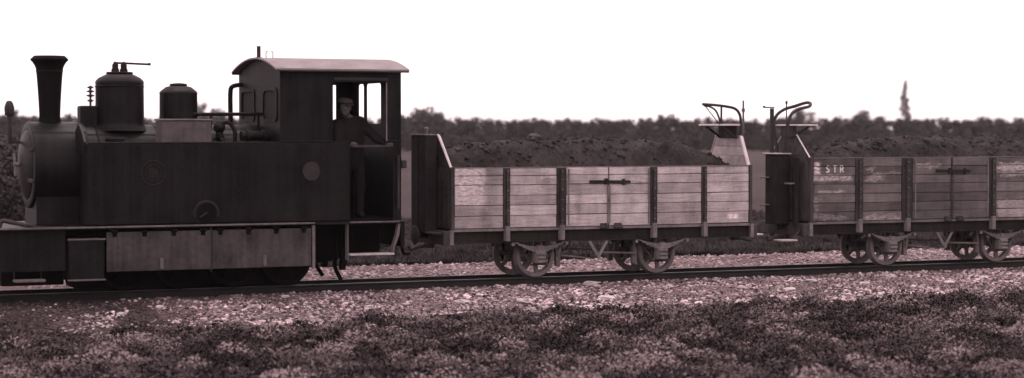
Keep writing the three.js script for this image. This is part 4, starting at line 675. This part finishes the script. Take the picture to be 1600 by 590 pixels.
{
  const inFrame = () => { const z = rr(1.4, 13); const k = (z - 2) / 9; return [rr(-0.6 - 1.6 * k, 19.5 - 8.6 * k), z]; };
  const A = [[], []], B = [[], []], D = [];
  const patch = (x, z) => fbm(x * 1.9, z * 1.3, 12.2, 3) * 1.7 + 0.9 * fbm(x * 4.2, z * 3, 15.5, 2);
  for (let i = 0; i < 60000; i++) {
    const [x, z] = inFrame(), e = edgeN(x) + 0.16 * ns(x * 3.5, z * 3.5, 8.1); if (z < e || (z < e + 0.35 && rnd() < 0.35)) continue;
    const p = patch(x, z); if (p < -0.3 && rnd() < 0.75) continue;   // bare soil
    const y = groundY(x, z), base = 0.05 * Math.exp(2.0 * p) * rr(0.65, 1.4), it = { x, y, z, ry: rr(0, 6.28), rx: rr(-0.2, 0.2), rz: rr(-0.2, 0.2) };
    if (rnd() < 0.34) A[i & 1].push({ ...it, s: rr(0.4, 0.9) * (1 + 0.35 * p), c: lin(Math.min(0.3, Math.max(0.015, base)), 1.6) });
    else B[i & 1].push({ ...it, s: rr(0.5, 1.3), c: lin(Math.min(0.22, Math.max(0.014, base * 0.85)), 1.6) });
    if (p > 0.16 && rnd() < 0.5 * sst(0.16, 0.5, p)) D.push({ ...it, s: rr(0.4, 0.8), c: lin(rr(0.12, 0.34), 1.5) });
  }
  for (let i = 0; i < 700; i++) { const x = rr(-1, 20), z = edgeN(x) - Math.pow(rnd(), 2) * 0.9; if (z < 0.6) continue; A[1].push({ x, y: bedY(x, z), z, ry: rr(0, 6), s: rr(0.3, 0.7), c: lin(rr(0.03, 0.1)) }); }
  for (let i = 0; i < 26000; i++) { const z = -3.7 - 22 * Math.pow(rnd(), 1.6), x = rr(2, 27) - z * 0.35, y = z > -4.4 ? Math.max(bedY(x, z), groundY(x, z)) : groundY(x, z); A[i & 1].push({ x, y, z, ry: rr(0, 6.28), s: rr(0.8, 1.7), c: lin(Math.max(0.02, 0.05 * (1 + fbm(x * 0.5, z * 0.5, 3.3, 3) * 1.4) * rr(0.6, 1.4))) }); }
  const C = [[], [], []];
  for (let i = 0; i < 5600; i++) {
    const [x, z] = inFrame(); if (z < edgeN(x) + 0.4) continue;
    const p = 1.5 * fbm(x * 1.7, z * 0.5, 31, 3) + rr(-0.45, 0.45), s = 0.35 + 1.2 * Math.pow(rnd(), 2);
    C[i % 3].push({ x, y: groundY(x, z) - 0.02, z, ry: rr(0, 6.28), s, sy: rr(0.8, 1.45), c: lin(Math.min(0.2, Math.max(0.014, 0.062 * Math.exp(2.4 * p))), 1.6) });
  }
  const chips = []; for (let i = 0; i < 2600; i++) { const [x, z] = inFrame(); if (z < edgeN(x) || fbm(x * 1.1, z * 0.5, 44, 3) < 0.02) continue; const s = 0.008 + 0.03 * Math.pow(rnd(), 3); chips.push({ x, y: groundY(x, z) + rr(0.02, 0.09), z, s, rx: rr(-0.6, 0.6), ry: rr(0, 6), sx: rr(0.7, 1.5), c: lin(rr(0.18, 0.42), 1.4) }); }
  scatter('seed_heads', clump[1].clone().scale(7, 5, 7), leafM, 'small pale seed heads and dead flowers among the weeds', 'weeds', chips);
  C.forEach((c, k) => scatter('weed_clumps', mound[k], leafM, ['rounded leafy weed clumps dotting the near ground', 'large leafy weed mounds dotting the near ground', 'small leafy weed mounds dotting the near ground'][k], 'weeds', c));
  A.forEach((a, k) => scatter('grass', tufts[k], leafM, ['short wild grass growing over the meadow', 'fine low grass growing over the meadow'][k], 'grass', a));
  B.forEach((b, k) => scatter('weeds', clump[k], leafM, ['broad-leaved weeds covering the near ground', 'small-leaved weeds covering the near ground'][k], 'weeds', b));
  scatter('dry_grass', dry, leafM, 'pale dry grass scattered over the near ground', 'grass', D);
}

// ------------------------------------------------------------ far scrub wood, poplar
const crownMat = [0.042, 0.034, 0.052, 0.038].map((l, i) => new THREE.MeshPhysicalMaterial({ specularIntensity: 0.1, color: lin(l), roughness: 1, side: THREE.DoubleSide })), barkM = new THREE.MeshStandardMaterial({ color: lin(0.035), roughness: 1 });
function crown(sd, nLobe, nLeaf, shape, leaf) {   // leaf sprays spread through a lumpy volume
  seed = sd; const lob = [], pos = [], idx = [];
  for (let k = 0; k < nLobe; k++) lob.push(shape(k, nLobe));
  for (let k = 0; k < nLeaf; k++) {
    const [cx, cy, cz, r] = lob[k % nLobe], d = new THREE.Vector3(rr(-1, 1), rr(-1, 1), rr(-1, 1)).normalize(), q = r * Math.pow(rnd(), 0.4), c = new THREE.Vector3(cx, cy, cz).addScaledVector(d, q);
    if (c.y < 0.02) c.y = 0.02 + rnd() * 0.03;
    const a = new THREE.Vector3(rr(-1, 1), rr(-1, 1), rr(-1, 1)).normalize(), t = new THREE.Vector3().crossVectors(a, d).normalize(), L = leaf * rr(0.6, 1.4), b = pos.length / 3;
    for (const [u, v] of [[-0.5, 0], [0, 0.38], [0, -0.38], [0.5, 0]]) pos.push(c.x + (a.x * u + t.x * v) * L, c.y + (a.y * u + t.y * v) * L, c.z + (a.z * u + t.z * v) * L);
    idx.push(b, b + 1, b + 2, b + 1, b + 3, b + 2);
  }
  const g = new THREE.BufferGeometry(); g.setAttribute('position', new THREE.Float32BufferAttribute(pos, 3)); g.setIndex(idx); g.computeVertexNormals(); return g;
}
const trunk = (h, r, limbs, sd) => { seed = sd; const g = [cyl([0, -0.1, 0], [0.01, h, 0], r, r * 0.35, 7)]; for (let i = 0; i < limbs; i++) { const a = rr(0, 6.28), y = h * rr(0.25, 0.7); g.push(cyl([0, y, 0], [Math.cos(a) * h * 0.32, y + h * 0.3, Math.sin(a) * h * 0.32], r * 0.5, r * 0.15, 5)); } return join(g); };
const bushProto = [];
for (let v = 0; v < 8; v++) { // unit height 1, about 0.85 wide
  const wide = [0.36, 0.42, 0.3, 0.46, 0.38, 0.33, 0.5, 0.4][v];
  bushProto.push([crown(200 + v * 17, 13, 1500, (k, n) => { const f = k / n, y = 0.14 + 0.68 * f, w = wide * Math.sin(Math.PI * (0.18 + 0.75 * f)); return [rr(-1, 1) * w, y + rr(-0.05, 0.05), rr(-1, 1) * w, rr(0.13, 0.24) * (1 - 0.35 * f)]; }, 0.055), trunk(0.8, 0.03, 5, 300 + v)]);
}
bushProto.push([crown(431, 18, 8000, (k, n) => { const f = k / n, w = 0.5 * Math.sin(Math.PI * (0.2 + 0.72 * f)); return [rr(-1, 1) * w, 0.1 + 0.74 * f + rr(-0.05, 0.05), rr(-1, 1) * w, rr(0.14, 0.24)]; }, 0.034), trunk(0.8, 0.03, 7, 432)]);
function bush(px, pz, h, v, ry, label, group, name = 'bush', wx = 1, cat = 'bush') {
  const g = new THREE.Group(); g.name = numbered(name); g.position.set(px, groundY(px, pz) - 0.02, pz); g.rotation.y = ry; g.scale.set(h * wx, h, h * wx);
  const c = new THREE.Mesh(bushProto[v][0], crownMat[v % 4]), t = new THREE.Mesh(bushProto[v][1], barkM); c.name = 'crown'; t.name = 'trunk'; for (const m of [c, t]) { m.castShadow = m.receiveShadow = true; g.add(m); }
  scene.add(g); return tag(g, label, cat, group);
}
// the edge of the wood runs from A to B; t is the fraction along it
const at = (t, d) => { const s = d / 250; return [-3.65 + (34.5 + 3.65 + (164.6 - 34.5) * t) * s, 27.95 + (-229.1 - 27.95 + (229.1 - 170.1) * t) * s]; };
seed = 4242;
const frac = (px) => (px + 100) / 1800;
const hts = [[-100, 4.6], [0, 4.8], [50, 4.9], [120, 4.5], [240, 4.5], [300, 5.2], [330, 4.7], [420, 4.6], [560, 4.3], [620, 4.5], [645, 5.3], [675, 5.3], [705, 4.6], [730, 4.3], [1000, 4.3], [1100, 4.4], [1200, 4.3], [1350, 4.5], [1500, 4.35], [1700, 4.5]];
const topAt = (px) => { let i = 0; while (i < hts.length - 2 && hts[i + 1][0] < px) i++; const [a, b] = [hts[i], hts[i + 1]]; return a[1] + (b[1] - a[1]) * Math.min(1, Math.max(0, (px - a[0]) / (b[0] - a[0]))); };
for (let i = 0; i < 130; i++) { const px = -90 + i * 13.8 + rr(-6, 6), [x, z] = at(frac(px), 248 + rr(-7, 7)); bush(x, z, topAt(px) * rr(0.9, 1.0), i * 5 % 8, rr(0, 6.28), 'leafy scrub bush in the front edge of the far wood', 'scrub bushes along the front edge of the far wood', 'bush', rr(1.0, 1.45)); }
for (let i = 0; i < 72; i++) { const px = -90 + i * 25 + rr(-9, 9), [x, z] = at(frac(px), 285 + rr(-12, 12)); bush(x, z, topAt(px) * rr(1.02, 1.14), i * 3 % 8, rr(0, 6.28), 'hazier scrub tree showing its top behind the front bushes', 'scrub trees in the second row of the far wood', 'tree', rr(0.8, 1.2), 'tree'); }
for (let i = 0; i < 90; i++) { const px = -90 + i * 20 + rr(-8, 8), [x, z] = at(frac(px), 236 + rr(-4, 4)); bush(x, z, rr(1.6, 2.8), i * 7 % 8, rr(0, 6.28), 'low bush at the foot of the far wood', 'low bushes at the foot of the far wood', 'shrub', rr(1.1, 1.6), 'shrub'); }
for (const [px, h, d, v, w, l] of [[1247, 5.9, 300, 8, 0.85, 'round-topped tree behind the loop handrail of the STR wagon'], [1350, 5.5, 290, 8, 0.85, 'rounded tree standing above the far wood left of the poplar'], [312, 13, 640, 2, 0.75, 'pale hazy tree seen between sand dome and cab'], [338, 11, 660, 5, 0.8, 'lower hazy tree right beside the cab front'], [20, 6.2, 300, 1, 1.0, 'tree rising left of the chimney'], [1043, 5.2, 262, 4, 0.9, 'small dark tree rising a little above the wood behind the pale wagon'], [8, 2.5, 52, 8, 1.3, 'dark bush close behind the front of the engine'], [14, 2.4, 57, 8, 1.5, 'second dark bush showing left of the smokebox door'], [-2, 2.3, 50, 8, 1.4, 'lower dark bush showing beside the smokebox door'], [-35, 2.6, 54, 8, 1.2, 'dark bush at the extreme left edge behind the track'], [660, 6.2, 270, 6, 1.2, 'broad dark tree just right of the cab']]) { const [x, z] = at(frac(px), d); bush(x, z, h, v, px * 1.3 + v, l, null, 'tree', w, 'tree'); }
{
  const [x, z] = at(frac(1415), 900), pp = thing('poplar_tree', [x, groundY(x, z), z], 'tall slim poplar rising alone above the far wood', 'tree');
  const g = crown(907, 64, 5600, (k, n) => { const f = k / (n - 1), y = 2.5 + 21.3 * f, w = f < 0.45 ? 1.55 : 1.55 * Math.pow((1 - f) / 0.55, 0.75) + 0.1; return [rr(-1.15, 1.15) * w + 0.7 * Math.sin(f * 6 + 1) * (1 - f), y + rr(-0.4, 0.4), rr(-1, 1) * w, (0.28 + w * 0.4) * rr(0.45, 1.5)]; }, 0.62);
  const c = new THREE.Mesh(g, crownMat[1]), t = new THREE.Mesh(trunk(22, 0.4, 9, 77).scale(0.4, 1, 0.4), barkM); c.name = 'crown'; t.name = 'trunk'; for (const m of [c, t]) { m.castShadow = m.receiveShadow = true; pp.add(m); }
}
scene.fog = new THREE.FogExp2(0xf2ecee, 0.00013);
scene.traverse((o) => { if (o.isMesh) { o.castShadow = true; o.receiveShadow = true; } });
renderer.render(scene, camera);
